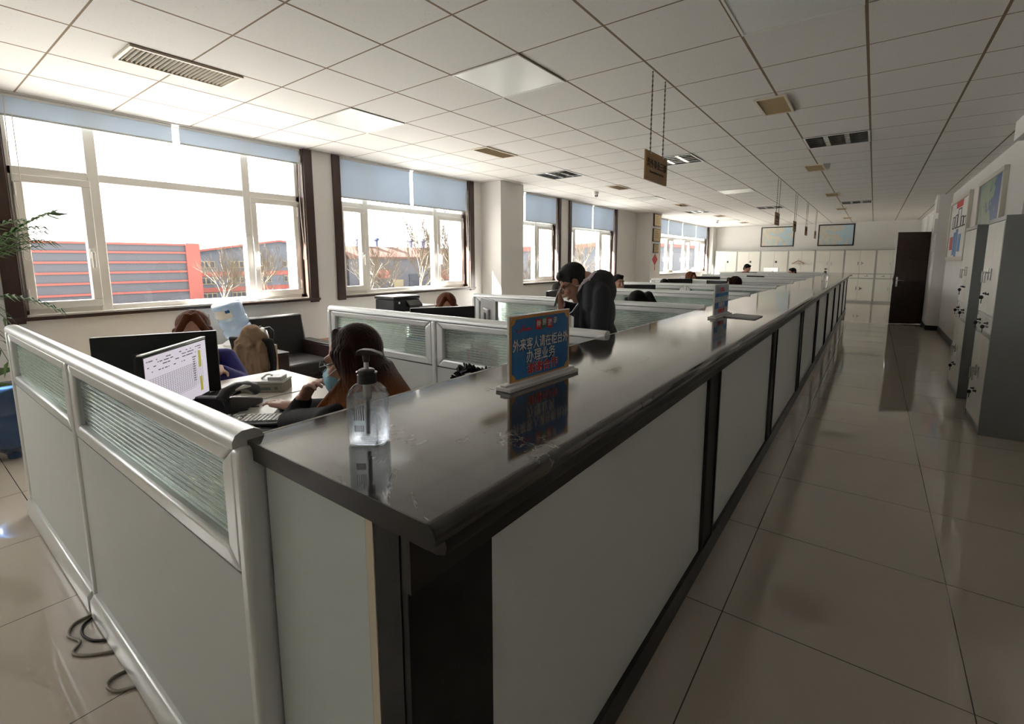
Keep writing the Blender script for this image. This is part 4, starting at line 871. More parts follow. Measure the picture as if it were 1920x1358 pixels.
# plant corner outside the nearest partition
t = thing('potted_palm', 'green potted palm beside the window, mostly outside the frame', 'plant', (-4.62, .10, 0))
MB().lathe([(.13, 0), (.15, .02), (.185, .28), (.19, .30), (.17, .30), (.165, .26), (.02, .26)], 28).build('pot', M['pot'], t, ang=50)
MB().lathe([(.001, .262), (.16, .262), (.16, .27), (.001, .275)], 20, closed=False).build('soil', M['soil'], t)
q = MB()
for k in range(6): a = k*1.05; q.tube([(.03*math.cos(a), .03*math.sin(a), .26), (.05*math.cos(a), .05*math.sin(a), .7), (.06*math.cos(a), .07*math.sin(a), 1.15)], [.014, .011, .007], 7)
q.build('stems', M['stem'], t)
def frond(base, tip, sag, n, ll, wd, seed):
    rnd = random.Random(seed); base = Vector(base); tip = Vector(tip); q = MB(); pts = []
    for i in range(n+1):
        u = i/n; p = base.lerp(tip, u); p.z += sag*4*u*(1-u); pts.append(p)
    q.tube(pts, [.005*(1-.8*i/n)+.0008 for i in range(n+1)], 5)
    for i in range(2, n+1):
        d = (pts[i]-pts[i-1]).normalized(); side = d.cross(Vector((0, 0, 1))).normalized(); L = ll*(1-.55*abs(i/n-.45))*rnd.uniform(.8, 1.1)
        for s in (-1, 1):
            o = pts[i]; dirn = (side*s*.8+d*.75).normalized(); m1 = o+dirn*L*.45+Vector((0, 0, .012)); e_ = o+dirn*L+Vector((0, 0, -.30*L)); wv = dirn.cross(Vector((0, 0, 1))).normalized()*wd
            q.add([o, m1+wv, e_, m1-wv, m1+Vector((0, 0, .004))], [(0, 1, 4), (1, 2, 4), (2, 3, 4), (3, 0, 4)])
    q.build('frond', M['leaf'], t, ang=80)
b0 = (.05, .05, 1.1)
for i, (tip, sg, n, ll, wd) in enumerate((((.02, .68, 1.80), .10, 18, .17, .011), ((.10, .60, 1.66), .12, 18, .20, .006), ((.14, .55, 1.56), .10, 18, .17, .005), ((.2, .62, 1.16), .12, 16, .13, .008), ((-.1, .55, 1.75), .15, 16, .18, .007), ((.35, .35, .86), .22, 14, .16, .01), ((.38, .2, .75), .2, 14, .16, .01), ((.1, -.6, 1.7), .2, 16, .2, .008), ((-.5, -.2, 1.75), .2, 16, .2, .008), ((.5, -.3, 1.5), .2, 16, .2, .008), ((.3, .42, 1.02), .2, 14, .15, .007), ((0, .62, 1.70), .14, 18, .19, .007), ((.06, .64, 1.60), .14, 18, .2, .005), ((-.05, .6, 1.62), .16, 18, .2, .006))):
    frond(b0, tip, sg, n, ll, wd, i)
q = MB()
for p in (((.05, .66, 1.80), (.16, .76, 1.80)), ((.05, .66, 1.79), (.17, .72, 1.76))):
    o = Vector(p[0]); e_ = Vector(p[1]); d = (e_-o); sd_ = d.cross(Vector((0, 0, 1))).normalized()*.02+Vector((0, 0, .012)); q.add([o, o+d*.4+sd_, e_, o+d*.4-sd_, o+d*.4+Vector((.01, 0, .004))], [(0, 1, 4), (1, 2, 4), (2, 3, 4), (3, 0, 4)])
q.build('broad_leaf', M['leaf'], t)
q = MB()
for k, (a, L, z) in enumerate(((.9, .26, .70), (.5, .24, .62), (1.4, .25, .8))):
    e_ = Vector((.25+math.cos(a)*L*.3, .17+math.sin(a)*L, z)); o = Vector((.03, .03, .5)); s_ = Vector((.05, -.03, .04)); mid = o.lerp(e_, .65)+Vector((0, 0, .08)); q.add([o, mid+s_, e_, mid-s_, mid+Vector((0, 0, .015))], [(0, 1, 4), (1, 2, 4), (2, 3, 4), (3, 0, 4)])
q.build('low_leaf', M['leaf'], t)
t = jug('water_jug', 'blue water jug standing on the floor beside the palm', Matrix.Translation((-5.10, .50, .003)) @ Matrix.Scale(1.25, 4), M['jug_dark'])
t = thing('pot_saucer', 'white oval saucer on the tiled floor at the partition end', 'saucer', (-5.05, .30, 0))
MB().lathe([(.07, 0), (.09, .012), (.105, .03), (.10, .03), (.085, .016), (.01, .012)], 24, sx=1.1).build('saucer', M['pot'], t, ang=60)

# cables on the floor by the partition foot
for i, (pts, r, m, lb) in enumerate((([(-2.507, .40, .006), (-2.50, .34, .006), (-2.434, .31, .006), (-2.36, .33, .006), (-2.31, .30, .006), (-2.25, .33, .006), (-2.19, .40, .006)], .0055, 'cable', 'pale cable looped on the floor at the partition joint'),
        ([(-2.49, .40, .006), (-2.46, .36, .006), (-2.40, .345, .006), (-2.33, .36, .006), (-2.28, .40, .006)], .005, 'gasket', 'thin dark cable inside the pale cable loop'), ([(-2.05, .395, .006), (-2.05, .355, .006), (-2.02, .335, .006), (-1.97, .35, .006), (-1.94, .395, .006)], .0055, 'cable', 'short cable loop poking from under the partition rail'))):
    q = MB(); P = []
    V = [Vector(p) for p in pts]; V = [V[0]*2-V[1]]+V+[V[-1]*2-V[-2]]
    for j in range(1, len(V)-2):
        for k in range(6):
            u = k/6; P.append((V[j]*2+(V[j+1]-V[j-1])*u+(V[j-1]*2-V[j]*5+V[j+1]*4-V[j+2])*u*u+(V[j]*3-V[j-1]-V[j+1]*3+V[j+2])*u**3)*.5)
    P.append(V[-2]); q.tube(P, r, 8); tag(q.build('floor_cable', M[m], None), lb, 'cable', 'floor cables')

# second cubicle and further back
monitor('black monitor back hiding the brown-haired person by the printer', -2.64, 2.62, math.atan2(.55, -.84), .50, .30, 1.12)
monitor('grey-backed monitor turned edge-on beside the second partition', -2.84, 3.43, math.atan2(.51, .38), .58, .32, 1.12, 'grey')
monitor('black monitor beside the bowed head of the standing person', -2.95, 4.70, PI+.2, .36, .28, 1.13)
monitor('black monitor next to the short-haired person in white', -2.67, 6.60, PI-.9, .46, .28, 1.125)
monitor('long black monitor behind the third partition row by a dark head', -2.83, 8.9, PI-.9, .46, .28, 1.135)
monitor('black monitor in front of the reddish-haired person', -2.8, 10.68, PI-.9, .50, .28, 1.125)
monitor('black monitor right behind the farther blue notice', -2.08, 8.62, -2.0, .50, .28, 1.125)
monitor('black monitor in front of the person in purple', -2.85, 14.7, PI-.9, .62, .28, 1.13)
monitor('grey and black monitor edge below the person in purple', -2.16, 12.2, -2.0, .44, .28, 1.12, 'grey')
monitor('silver monitor back standing before the white cabinets', -2.75, 18.2, .95, .60, .36, 1.21, 'silver')
t = thing('printer', 'black multifunction printer with grey lid under the second window', 'printer', (-4.62, 3.82, .87), .0)
MB().box(-.17, -.20, 0, .17, .20, .145).build('printer_body', M['black_matt'], t, bevel=.008)
MB().box(-.18, -.205, .15, .175, .205, .178).build('scanner_unit', M['black'], t, bevel=.006)
MB().box(-.175, -.20, .178, .17, .20, .188).build('scanner_lid', M['light_plastic'], t, bevel=.004)
q = MB(); q.prism([(.165, .06), (.23, .05), (.24, .075), (.175, .135)], 'y', -.02, .19); q.build('control_panel', M['black'], t, bevel=.004)
q = MB(); q.cyl((.17, -.12, .11), (.175, -.12, .11), .014, n=14); q.build('badge', M['silver'], t)
t = thing('printer_table', 'low pale table under the black printer', 'table', (-4.62, 3.95, 0))
MB().box(-.25, -.42, .845, .25, .42, .87).build('tabletop', M['desk'], t, bevel=.003)
for s in (-1, 1): MB().box(-.23, s*.38-.012, 0, .23, s*.38+.012, .845).build('side_panel', M['laminate'], t)
o = MB().box(-.15, -.11, 0, .15, .11, .05).build('paper_stack', M['paper'], None, loc=(-4.58, 4.17, .8705), rot=(0, 0, .1)); tag(o, 'white paper stack beside the black printer', 'paper')
def tent(label, x, y, rz, m='paper', h=.17):
    t = thing('desk_calendar', label, 'calendar', (x, y, DZ), rz, 'desk calendars')
    MB().prism([(-.045, 0), (-.04, 0), (.003, h), (-.002, h)], 'y', -.09, .09).build('front_card', M[m], t); MB().prism([(.04, 0), (.045, 0), (.002, h), (-.003, h)], 'y', -.09, .09).build('back_card', M[m], t)
    MB().box(-.012, -.09, h-.03, .0, .09, h-.004).build('header_strip', M['sign_blue'], t, rot=(0, -.25, 0)) if False else MB().box(-.008, -.088, h-.026, .008, .088, h+.002).build('header_strip', M['sign_blue'], t)
tent('white desk calendar with blue header behind the second partition row', -2.62, 2.32, -PI/2+.1)
tent('white desk calendar behind the third partition row', -2.0, 4.10, -PI/2); tent('white desk calendar near the bowed person behind the third partition row', -2.95, 4.08, -PI/2+.2)
tent('white desk calendar behind the fourth partition row', -2.1, 5.84, -PI/2)
for i, (x, w_, h, m) in enumerate(((-1.98, .03, .16, 'red_knot'), (-2.02, .028, .19, 'wood_red'), (-2.055, .03, .15, 'red_knot'), (-1.945, .028, .14, 'wood_red'), (-2.11, .035, .13, 'leaf'))):
    o = MB().box(-w_/2, -.08, 0, w_/2, .08, h).build('upright_book', M[m], None, bevel=.003, loc=(x, 2.34, DZ)); tag(o, 'upright %s book behind the ribbed glass of the second partition row, %s along' % (['dark red', 'tall brown', 'short red', 'low brown', 'green'][i], ORD[4-i] if False else ['second', 'third', 'fourth', 'first', 'last'][i]), 'book', 'books behind the second partition')
for x0, wd, m in ((-1.75, .2, 'leaf'),):
    t = thing('desk_bin', 'green box seen through the ribbed glass of the second partition row', 'box', (-2.3, 2.36, DZ)); MB().box(-.08, -.07, 0, .08, .07, .10).build('box_body', M[m], t, bevel=.004); MB().box(-.083, -.073, .10, .083, .073, .112).build('box_lid', M['light_plastic'], t, bevel=.003)
ch = office_chair('black office chair with fuzzy hood, between counter and second partition', -1.50, 1.72, PI, .86)
t = thing('fur_hood', 'fuzzy black and white fur hood on a chair back at the counter', 'hood', (-1.53, 1.70, .0), 0)
q = MB(); random.seed(4)
for i in range(40):
    a = PI*i/39; c = Vector((.0+.05*math.sin(3*a), -.14*math.cos(a), .86+.075*math.sin(a)))
    for k in range(3): q.cap(c, c+Vector((random.uniform(-.05, .05), random.uniform(-.03, .03), random.uniform(.005, .03))), .012, .005, 6)
q.build('fur', M['hair_black'], t)
q = MB()
for i in range(16): a = PI*(i+.3)/16; c = Vector((.02, -.125*math.cos(a), .865+.07*math.sin(a))); q.cap(c, c+Vector((.045, random.uniform(-.02, .02), random.uniform(-.01, .02))), .004, .002, 6)
q.build('pale_fur_streaks', M['cable'], t)

# ------------------------------------------------------------------ people
def basis(f, l):                                                    # 3x3 with columns forward, side, up
    f = Vector(f).normalized(); l = Vector(l); l = (l-f*l.dot(f)).normalized(); u = f.cross(l)
    return Matrix((f, l, u)).transposed()
def head_parts(q, c, R, neck, big=1.0):
    P = lambda a, b, u: Vector(c)+R @ Vector((a, b, u))*big
    q.ell(P(-.012, 0, .035), (.094*big, .076*big, .096*big), R); q.ell(P(.028, 0, -.035), (.064*big, .061*big, .085*big), R)
    q.ell(P(.052, 0, -.098), (.032*big, .034*big, .026*big), R); q.ell(P(.035, 0, -.07), (.048*big, .052*big, .045*big), R)
    q.cap(P(.088, 0, .012), P(.113, 0, -.028), .0075*big, .0135*big); q.ell(P(.10, .011, -.03), (.012, .009, .009), R); q.ell(P(.10, -.011, -.03), (.012, .009, .009), R)
    q.cap(P(.078, .042, .032), P(.078, -.042, .032), .013*big); q.ell(P(.064, .038, -.02), (.026, .024, .026), R); q.ell(P(.064, -.038, -.02), (.026, .024, .026), R)
    q.cap(P(.092, .018, -.062), P(.092, -.018, -.062), .010*big)
    for s in (-1, 1): q.ell(P(-.008, s*.079, -.002), (.020, .010, .032), R)
    q.cap(P(-.022, 0, -.05), Vector(neck), .050*big, .056)
def face_parts(root, c, R, brow='eye', lip=True):
    P = lambda a, b, u: Vector(c)+R @ Vector((a, b, u))
    q = MB()
    for s in (-1, 1): q.ell(P(.083, s*.032, .008), (.008, .015, .0075), R, 10, 8)
    q.build('eyes', M['eye_white'], root)
    q = MB()
    for s in (-1, 1): q.ell(P(.0885, s*.032, .008), (.004, .0068, .0065), R, 10, 8)
    q.build('irises', M['eye'], root)
    q = MB()
    for s in (-1, 1): q.tube([P(.091, s*.014, .034), P(.090, s*.032, .040), P(.080, s*.052, .034)], [.004, .0045, .002], 6)
    q.build('eyebrows', M['hair_black'], root)
    if lip:
        q = MB(); q.tube([P(.098, .022, -.064), P(.1035, .008, -.061), P(.1035, -.008, -.061), P(.098, -.022, -.064)], [.002, .0048, .0048, .002], 6); q.tube([P(.098, .02, -.066), P(.102, 0, -.070), P(.098, -.02, -.066)], [.002, .005, .002], 6)
        q.build('lips', M['lip'], root)
def glasses(root, c, R, name='glasses'):
    P = lambda a, b, u: Vector(c)+R @ Vector((a, b, u)); q = MB()
    for s in (-1, 1):
        q.tube([P(.112-.006*abs(math.cos(t_)), s*.034+.026*math.cos(t_), .006+.019*math.sin(t_)) for t_ in [2*PI*i/16 for i in range(17)]], .0017, 6)
        q.tube([P(.106, s*.060, .012), P(.085, s*.074, .014), P(.0, s*.083, .016), (P(-.02, s*.083, .0))], .0019, 6)
    q.tube([P(.113, .010, .010), P(.116, 0, .013), P(.113, -.010, .010)], .0016, 6)
    q.build(name, M['black'], root)
def hand_parts(q, w_, d, n, s, curl=(.25, .5, .4), spread=.12, k=1.0):   # w wrist, d finger direction, n back of hand, s towards the thumb
    w_ = Vector(w_); d = Vector(d).normalized(); n = Vector(n); n = (n-d*n.dot(d)).normalized(); s = d.cross(n) if s > 0 else n.cross(d)
    L = .088*k
    for off in (-.026, -.009, .009, .026): q.cap(w_+s*off*.55*k, w_+d*L+s*off*1.12*k, .0155*k, .0125*k)
    q.cap(w_-d*.02, w_+d*.03, .027*k, .024*k)
    for i, (off, ln, r) in enumerate(((.029, .070, .0088), (.0095, .079, .009), (-.010, .074, .0086), (-.029, .058, .0076))):
        p = w_+d*L+s*off*k; dd = (d+s*off*spread*18*k*.5).normalized(); nn = n; ang = 0
        for j, fr in enumerate((.44, .31, .25)):
            ca, sa = math.cos(curl[j]), math.sin(curl[j]); dd2 = dd*ca-nn*sa; nn = nn*ca+dd*sa; dd = dd2
            e_ = p+dd*ln*fr*k; q.cap(p, e_, r*k*(1-.08*j), r*k*(1-.08*(j+1)), 10); p = e_
    p = w_+d*.022*k+s*.026*k; e_ = p+(d*.55+s*.72-n*.25).normalized()*.042*k; q.cap(p, e_, .0135*k, .0105*k, 10); e2 = e_+(d*.86+s*.30-n*.3).normalized()*.032*k; q.cap(e_, e2, .0102*k, .0082*k, 10)
def hair_cap(q, c, R, style, rnd, big=1.0):
    P = lambda a, b, u: Vector(c)+R @ Vector((a, b, u))*big
    if style in ('short', 'bowl'):
        q.ell(P(-.022, 0, .052), (.098, .083, .089), R); q.ell(P(.012, 0, .092), (.070, .066, .042), R); q.ell(P(-.055, 0, .0), (.058, .074, .07), R)
        for s in (-1, 1): q.cap(P(-.005, s*.074, .05), P(.012, s*.077, .018), .014, .008)
        for i in range(14): b_ = -.062+.124*i/13; q.cap(P(.035, b_*.8, .112), P(.072-abs(b_)*.35, b_*.95, .094+rnd.uniform(-.006, .008)), .016, .007)
        if style == 'short': q.cap(P(-.075, .03, -.03), P(-.07, .028, -.06), .026, .02); q.cap(P(-.075, -.03, -.03), P(-.07, -.028, -.06), .026, .02)
    else:
        q.ell(P(-.036, 0, .056), (.102, .098, .100), R); q.ell(P(-.06, 0, -.01), (.066, .092, .11), R)
        for s in (-1, 1):
            q.cap(P(.045, s*.022, .128), P(.060, s*.074, .03), .024, .022); q.cap(P(.060, s*.074, .03), P(.035, s*.092, -.09), .022, .026)
            q.cap(P(.02, s*.085, .03), P(.0, s*.088, -.10), .026, .028)
DEF = dict(pelvis=(0, 0, .55), belly=(.03, 0, .72), chest=(.05, 0, .88), neck=(.06, 0, 1.03), head=(.09, 0, 1.15))
def person(label, loc, rz, top, jacket, hair, style, lean=.12, pitch_=.15, skin='skin', face=True, spec=False, voxel=.009, arms=True, hair_long=0):
    """a seated figure looking towards its own +X"""
    rnd = random.Random(label); t = thing('person', label, 'person', loc, rz, 'office workers')
    dz = top-1.295; J = {}
    for k, p in DEF.items():
        u = (p[2]-.55); J[k] = Vector((p[0]+u*math.sin(lean), p[1], .55+u*math.cos(lean)+dz))
    J['head'] += Vector((.01, 0, 0)); c = J['head']; R = basis((math.cos(pitch_), 0, -math.sin(pitch_)), (0, 1, 0))
    sh = {s: J['chest'].lerp(J['neck'], .62)+Vector((-.01, s*.165, -.01)) for s in (-1, 1)}
    el = {s: Vector((J['chest'].x+.12, s*.25, max(.68, J['chest'].z-.17))) for s in (-1, 1)}; wr = {s: Vector((J['chest'].x+.29, s*.14, .80)) for s in (-1, 1)}
    q = MB(); head_parts(q, c, R, J['neck'])
    q.cap(J['neck'], J['chest'], .058, .10); q.ell(J['chest'], (.10, .145, .16)); q.ell(J['belly'], (.10, .135, .15)); q.ell(J['pelvis'], (.12, .16, .11))
    for s in (-1, 1):
        q.cap(J['neck']-Vector((0, 0, .03)), sh[s], .045, .052); q.cap(sh[s], el[s], .045, .036); q.cap(el[s], wr[s], .036, .025)
        hand_parts(q, wr[s]+(wr[s]-el[s]).normalized()*.015, (1, -s*.25, -.1), (0, 0, 1), -s, (.2, .3, .3))
        kn = Vector((.46, s*.11, .50)); an = Vector((.44, s*.11, .10)); q.cap(J['pelvis']+Vector((.02, s*.09, -.02)), kn, .075, .055); q.cap(kn, an, .052, .038); q.cap(an, an+Vector((.14, 0, -.06)), .036, .03)
    q.blob('body', M[skin], t, voxel)
    q = MB(); q.ell(J['chest'], (.125, .175, .18)); q.ell(J['belly'], (.125, .16, .17)); q.ell(J['pelvis']+Vector((0, 0, .04)), (.14, .175, .10))
    for s in (-1, 1): q.cap(J['neck']-Vector((.01, 0, .045)), sh[s], .055, .066); q.cap(sh[s], el[s], .066, .053); q.cap(el[s], wr[s]-(wr[s]-el[s])*.08, .053, .040)
    q.cap(J['neck']-Vector((.02, 0, .05)), J['neck']-Vector((.02, 0, .02)), .068, .066)
    q.blob('jacket', M[jacket], t, .011)
    q = MB(); q.ell(J['pelvis'], (.135, .175, .115))
    for s in (-1, 1): kn = Vector((.46, s*.11, .50)); an = Vector((.44, s*.11, .10)); q.cap(J['pelvis']+Vector((.02, s*.09, -.02)), kn, .088, .068); q.cap(kn, an, .066, .055)
    q.blob('trousers', M['trousers'], t, .014)
    q = MB()
    for s in (-1, 1): q.ell((.47, s*.11, .045), (.125, .045, .042)); q.ell((.42, s*.11, .06), (.06, .042, .055))
    q.blob('shoes', M['shoe'], t, .010)
    q = MB(); hair_cap(q, c, R, style, rnd)
    if style == 'long':
        P = lambda a, b, u: c+R @ Vector((a, b, u))
        for i in range(26):
            a = -1.9+3.8*i/25; o = P(-.02-.075*math.cos(a), .085*math.sin(a), -.03); e_ = o+Vector((-.03+rnd.uniform(-.02, .03)+.10*(abs(a) > 1.3), math.sin(a)*.03+rnd.uniform(-.015, .015), -.16-hair_long-rnd.uniform(0, .05))); q.cap(o, o.lerp(e_, .55)+Vector((-.012, math.sin(a)*.012, 0)), .024, .022, 8); q.cap(o.lerp(e_, .55)+Vector((-.012, math.sin(a)*.012, 0)), e_, .022, .008, 8)
    if style == 'tail':
        P = lambda a, b, u: c+R @ Vector((a, b, u)); q.cap(P(-.10, 0, .04), P(-.155, 0, .02), .03, .045); q.cap(P(-.155, 0, .02), P(-.16, 0, -.10), .045, .02)
    q.blob('hair', M[hair], t, .008, 1)
    if face: face_parts(t, c, R)
    if spec: glasses(t, c, R)
    return t
# back rows first: seated, mostly hidden by the partitions
person('person with wavy auburn hair in a royal blue top behind the large black monitor', (-3.62, 1.27, 0), -.42, 1.165, 'blue_cloth', 'hair_brown', 'long', .16, .12, hair_long=.06, voxel=.008)
person('person with long brown hair behind a monitor by the second window', (-3.38, 3.40, 0), -.75, 1.165, 'black_cloth', 'hair_brown', 'long', .14, .25, voxel=.009, hair_long=.08)
person('person in a pale blue shirt half hidden by the bowed head', (-3.22, 5.06, 0), -.3, 1.225, 'pale_blue_cloth', 'hair_black', 'short', .15, .3, voxel=.011)
person('black-haired person with a tied bun and glasses bending beyond the third partition row', (-1.60, 4.75, 0), PI+.05, 1.19, 'black_cloth', 'hair_black', 'tail', .38, .7, spec=True, voxel=.009)
person('short-haired tanned person in white looking over the fourth partition row', (-3.25, 6.96, 0), -.55, 1.27, 'white_cloth', 'hair_black', 'short', .08, .05, skin='skin_dark', voxel=.009)
person('person with long black hair facing the windows beyond the farther blue notice', (-1.58, 8.2, 0), PI+.5, 1.215, 'black_cloth', 'hair_dark', 'long', .14, .2, voxel=.010, hair_long=.1)
person('dark-haired person showing only the crown beside a long monitor', (-3.19, 8.6, 0), -.3, 1.156, 'black_cloth', 'hair_black', 'bowl', .2, .5, voxel=.012)
person('person with reddish-brown hair below the farthest window', (-3.19, 10.40, 0), -.5, 1.228, 'white_cloth', 'hair_brown', 'long', .1, .1, voxel=.010)
person('person in a purple and red jersey before the back-wall cabinets', (-3.2, 15.75, 0), -.5, 1.37, 'purple_cloth', 'hair_black', 'short', .2, .4, skin='skin_dark', voxel=.012)
person('short-haired person with only forehead showing below the wooden hanger', (-1.72, 15.9, 0), PI+.6, 1.255, 'black_cloth', 'hair_black', 'short', .1, .15, voxel=.012)

# masked person at the nearest desk
t = thing('person', 'long-haired person in black with glasses and a blue mask, chin on hand', 'person', (-1.40, 1.08, 0), PI+.06, 'office workers')
c = Vector((.165, 0, 1.093)); R = basis((math.cos(.5), math.sin(.5), -.22), (-math.sin(.5), math.cos(.5), 0))
q = MB(); head_parts(q, c, R, (.12, 0, .97))
q.cap((.12, 0, .97), (.08, 0, .82), .055, .10); q.ell((.08, 0, .80), (.095, .135, .15)); q.ell((.0, 0, .64), (.10, .13, .15)); q.ell((-.02, 0, .50), (.12, .16, .10))
for s in (-1, 1): q.cap((.11, 0, .94), (.11, s*.155, .905), .042, .048); q.cap((-.02+.02, s*.09, .48), (.44, s*.10, .50), .07, .052); q.cap((.44, s*.10, .50), (.42, s*.10, .10), .05, .036); q.cap((.42, s*.1, .1), (.55, s*.1, .04), .034, .028)
q.cap((.11, .155, .905), (.49, .075, .812), .043, .036); q.cap((.49, .075, .812), (.435, .043, .918), .033, .025)
q.cap((.11, -.155, .905), (.44, -.17, .812), .043, .036); q.cap((.44, -.17, .812), (.72, -.075, .80), .034, .025)
hand_parts(q, (.428, .045, .925), (-.72, .06, .68), (.72, .15, .6), 1, (.30, .55, .5), .3)
hand_parts(q, (.735, -.07, .802), (.95, .12, .02), (0, 0, 1), 1, (-.12, .42, .35), .2)
q.blob('body', M['skin'], t, .0052, 2)
q = MB(); q.ell((.08, 0, .80), (.115, .16, .165)); q.ell((.03, 0, .66), (.12, .15, .16)); q.ell((-.02, 0, .52), (.135, .17, .10))
for s in (-1, 1): q.cap((.10, 0, .925), (.11, s*.155, .905), .052, .062)
q.cap((.11, .155, .905), (.49, .075, .812), .060, .052); q.cap((.49, .075, .812), (.440, .045, .902), .050, .036)
q.cap((.11, -.155, .905), (.44, -.17, .812), .060, .052); q.cap((.44, -.17, .812), (.685, -.085, .803), .052, .036)
for i in range(5): q.cap((.27+.05*i, .13-.012*i, .865-.012*i), (.25+.05*i, .10, .80), .018, .02)
q.blob('black_sweater', M['black_cloth'], t, .008)
q = MB(); q.ell((-.02, 0, .50), (.135, .175, .11))
for s in (-1, 1): q.cap((0, s*.09, .48), (.44, s*.10, .50), .084, .066); q.cap((.44, s*.10, .50), (.42, s*.10, .10), .064, .052)
q.blob('trousers', M['trousers'], t, .014)
q = MB()
for s in (-1, 1): q.ell((.45, s*.10, .045), (.12, .043, .042))
q.build('shoes', M['shoe'], t)
rnd = random.Random(2); q = MB(); P = lambda a, b, u: c+R @ Vector((a, b, u))
q.ell(P(-.030, 0, .048), (.098, .088, .097), R); q.ell(P(-.058, 0, -.02), (.062, .084, .11), R)
for s in (-1, 1):
    q.cap(P(.030, s*.018, .122), P(.026, s*.072, .05), .017, .014); q.cap(P(.030, s*.074, .05), P(-.002, s*.086, -.07), .017, .018); q.cap(P(-.005, s*.088, .05), P(-.02, s*.090, -.10), .026, .028); q.cap(P(-.02, s*.09, .04), P(-.03, s*.094, -.12), .03, .034)
for i in range(30):                                                 # long locks down the back
    a = -1.15+2.3*i/29; o = P(-.03-.085*math.cos(a), .092*math.sin(a), -.05); m_ = Vector((-.02-.05*math.cos(a)+rnd.uniform(-.012, .012), .12*math.sin(a), .93)); e_ = Vector((-.135-.05*math.cos(a)+rnd.uniform(-.04, .05), .15*math.sin(a)+rnd.uniform(-.02, .02), rnd.uniform(.68, .80)))
    q.cap(o, m_, .030, .028, 8); q.cap(m_, e_, .027, .010, 8)
for s in (-1, 1):                                                   # locks falling over the chest
    for i in range(15):
        u = i/14; o = P(.004-.05*u, s*.086, -.05-.03*u); m_ = Vector((.205-.13*u+rnd.uniform(-.01, .01), s*(.115+rnd.uniform(0, .02)), .935-.02*u)); e_ = Vector((.255-.19*u+rnd.uniform(-.02, .02), s*(.15+rnd.uniform(-.01, .035)), .80+rnd.uniform(-.025, .03)))
        q.cap(o, m_, .021, .017, 8); q.cap(m_, e_, .017, .004, 8)
q.blob('long_hair', M['hair_dyed'], t, .0062, 1)
q = MB(); q.ell(P(.078, 0, -.060), (.048, .064, .062), R); q.ell(P(.108, 0, -.045), (.026, .030, .042), R); q.ell(P(.075, 0, -.105), (.045, .045, .024), R); q.blob('face_mask', M['mask'], t, .006, 2)
q = MB()
for i in range(4): u = -.03-.02*i; q.tube([P(.082, .064, u), P(.120-.012*abs(i-1), .035, u), P(.136-.006*i, 0, u), P(.120-.012*abs(i-1), -.035, u), P(.082, -.064, u)], .0022, 5)
q.build('mask_pleats', M['mask'], t)
q = MB()
for s in (-1, 1): q.tube([P(.09, s*.060, -.03), P(.05, s*.076, -.012), P(.0, s*.084, .01)], .0018, 5); q.tube([P(.08, s*.060, -.09), P(.04, s*.076, -.05), P(-.01, s*.084, -.01)], .0018, 5)
q.build('mask_loops', M['white'], t); face_parts(t, c, R, lip=False); glasses(t, c, R)

# standing person bowed over a phone
t = thing('person', 'bowed standing person in a dark navy suit with glasses, holding a phone', 'person', (-1.40, 3.02, 0), PI+.40, 'office workers')
c = Vector((.272, 0, 1.318)); R = basis((math.cos(.66), .10, -math.sin(.66)), (-.08, 1, 0)); P = lambda a, b, u: c+R @ Vector((a, b, u))
q = MB(); head_parts(q, c, R, (.19, 0, 1.345))
q.cap((.19, 0, 1.34), (.13, 0, 1.27), .058, .10); q.ell((.13, 0, 1.26), (.10, .15, .12)); q.ell((.13, 0, 1.10), (.095, .14, .15)); q.ell((.10, 0, .93), (.10, .15, .12))
for s in (-1, 1): q.cap((.15, 0, 1.32), (.11-.035*s, s*.155, 1.265), .045, .05); q.cap((.09, s*.09, .90), (.02, s*.10, .48), .08, .058); q.cap((.02, s*.10, .48), (-.05, s*.10, .09), .056, .04); q.cap((-.05, s*.10, .09), (.09, s*.11, .04), .036, .03)
q.cap((.075, .15, 1.255), (.085, .20, 1.00), .046, .038); q.cap((.085, .20, 1.00), (.20, .19, .82), .036, .027); hand_parts(q, (.205, .187, .805), (.5, -.1, -.75), (.6, .4, .5), 1, (.3, .4, .3))
q.cap((.14, -.165, 1.29), (.26, -.20, 1.10), .046, .038); q.cap((.26, -.20, 1.10), (.365, -.07, 1.155), .034, .026); hand_parts(q, (.372, -.062, 1.163), (.10, .10, .95), (.92, .1, -.1), -1, (.35, .6, .5))
q.blob('body', M['skin_dark'], t, .0055, 2)
q = MB(); q.ell((.10, 0, 1.265), (.118, .160, .125)); q.ell((.085, 0, 1.345), (.085, .125, .068)); q.ell((.11, 0, 1.12), (.125, .172, .18)); q.ell((.10, 0, .94), (.135, .178, .16)); q.ell((.09, 0, .84), (.135, .18, .09))
for s in (-1, 1): q.cap((.13, s*.05, 1.32), (.11-.035*s, s*.15, 1.265), .05, .060); q.cap((.17-.01*s, s*.085, 1.285), (.11-.035*s, s*.15, 1.25), .045, .055); q.cap((.17, s*.095, 1.28), (.19, s*.10, 1.15), .048, .048); q.cap((.15, s*.12, 1.29), (.14, s*.14, 1.18), .052, .055)
q.cap((.075, .15, 1.255), (.085, .20, 1.00), .064, .055); q.cap((.085, .20, 1.00), (.19, .19, .85), .056, .042)
q.cap((.14, -.165, 1.29), (.26, -.20, 1.10), .068, .056); q.cap((.26, -.20, 1.10), (.35, -.09, 1.148), .052, .040)
for s in (-1, 1): q.cap((.20, s*.095, 1.22), (.235, s*.105, .90), .024, .022); q.cap((.20, s*.11, 1.2), (.20, s*.12, .86), .032, .03)
q.blob('suit_jacket', M['suit'], t, .008)
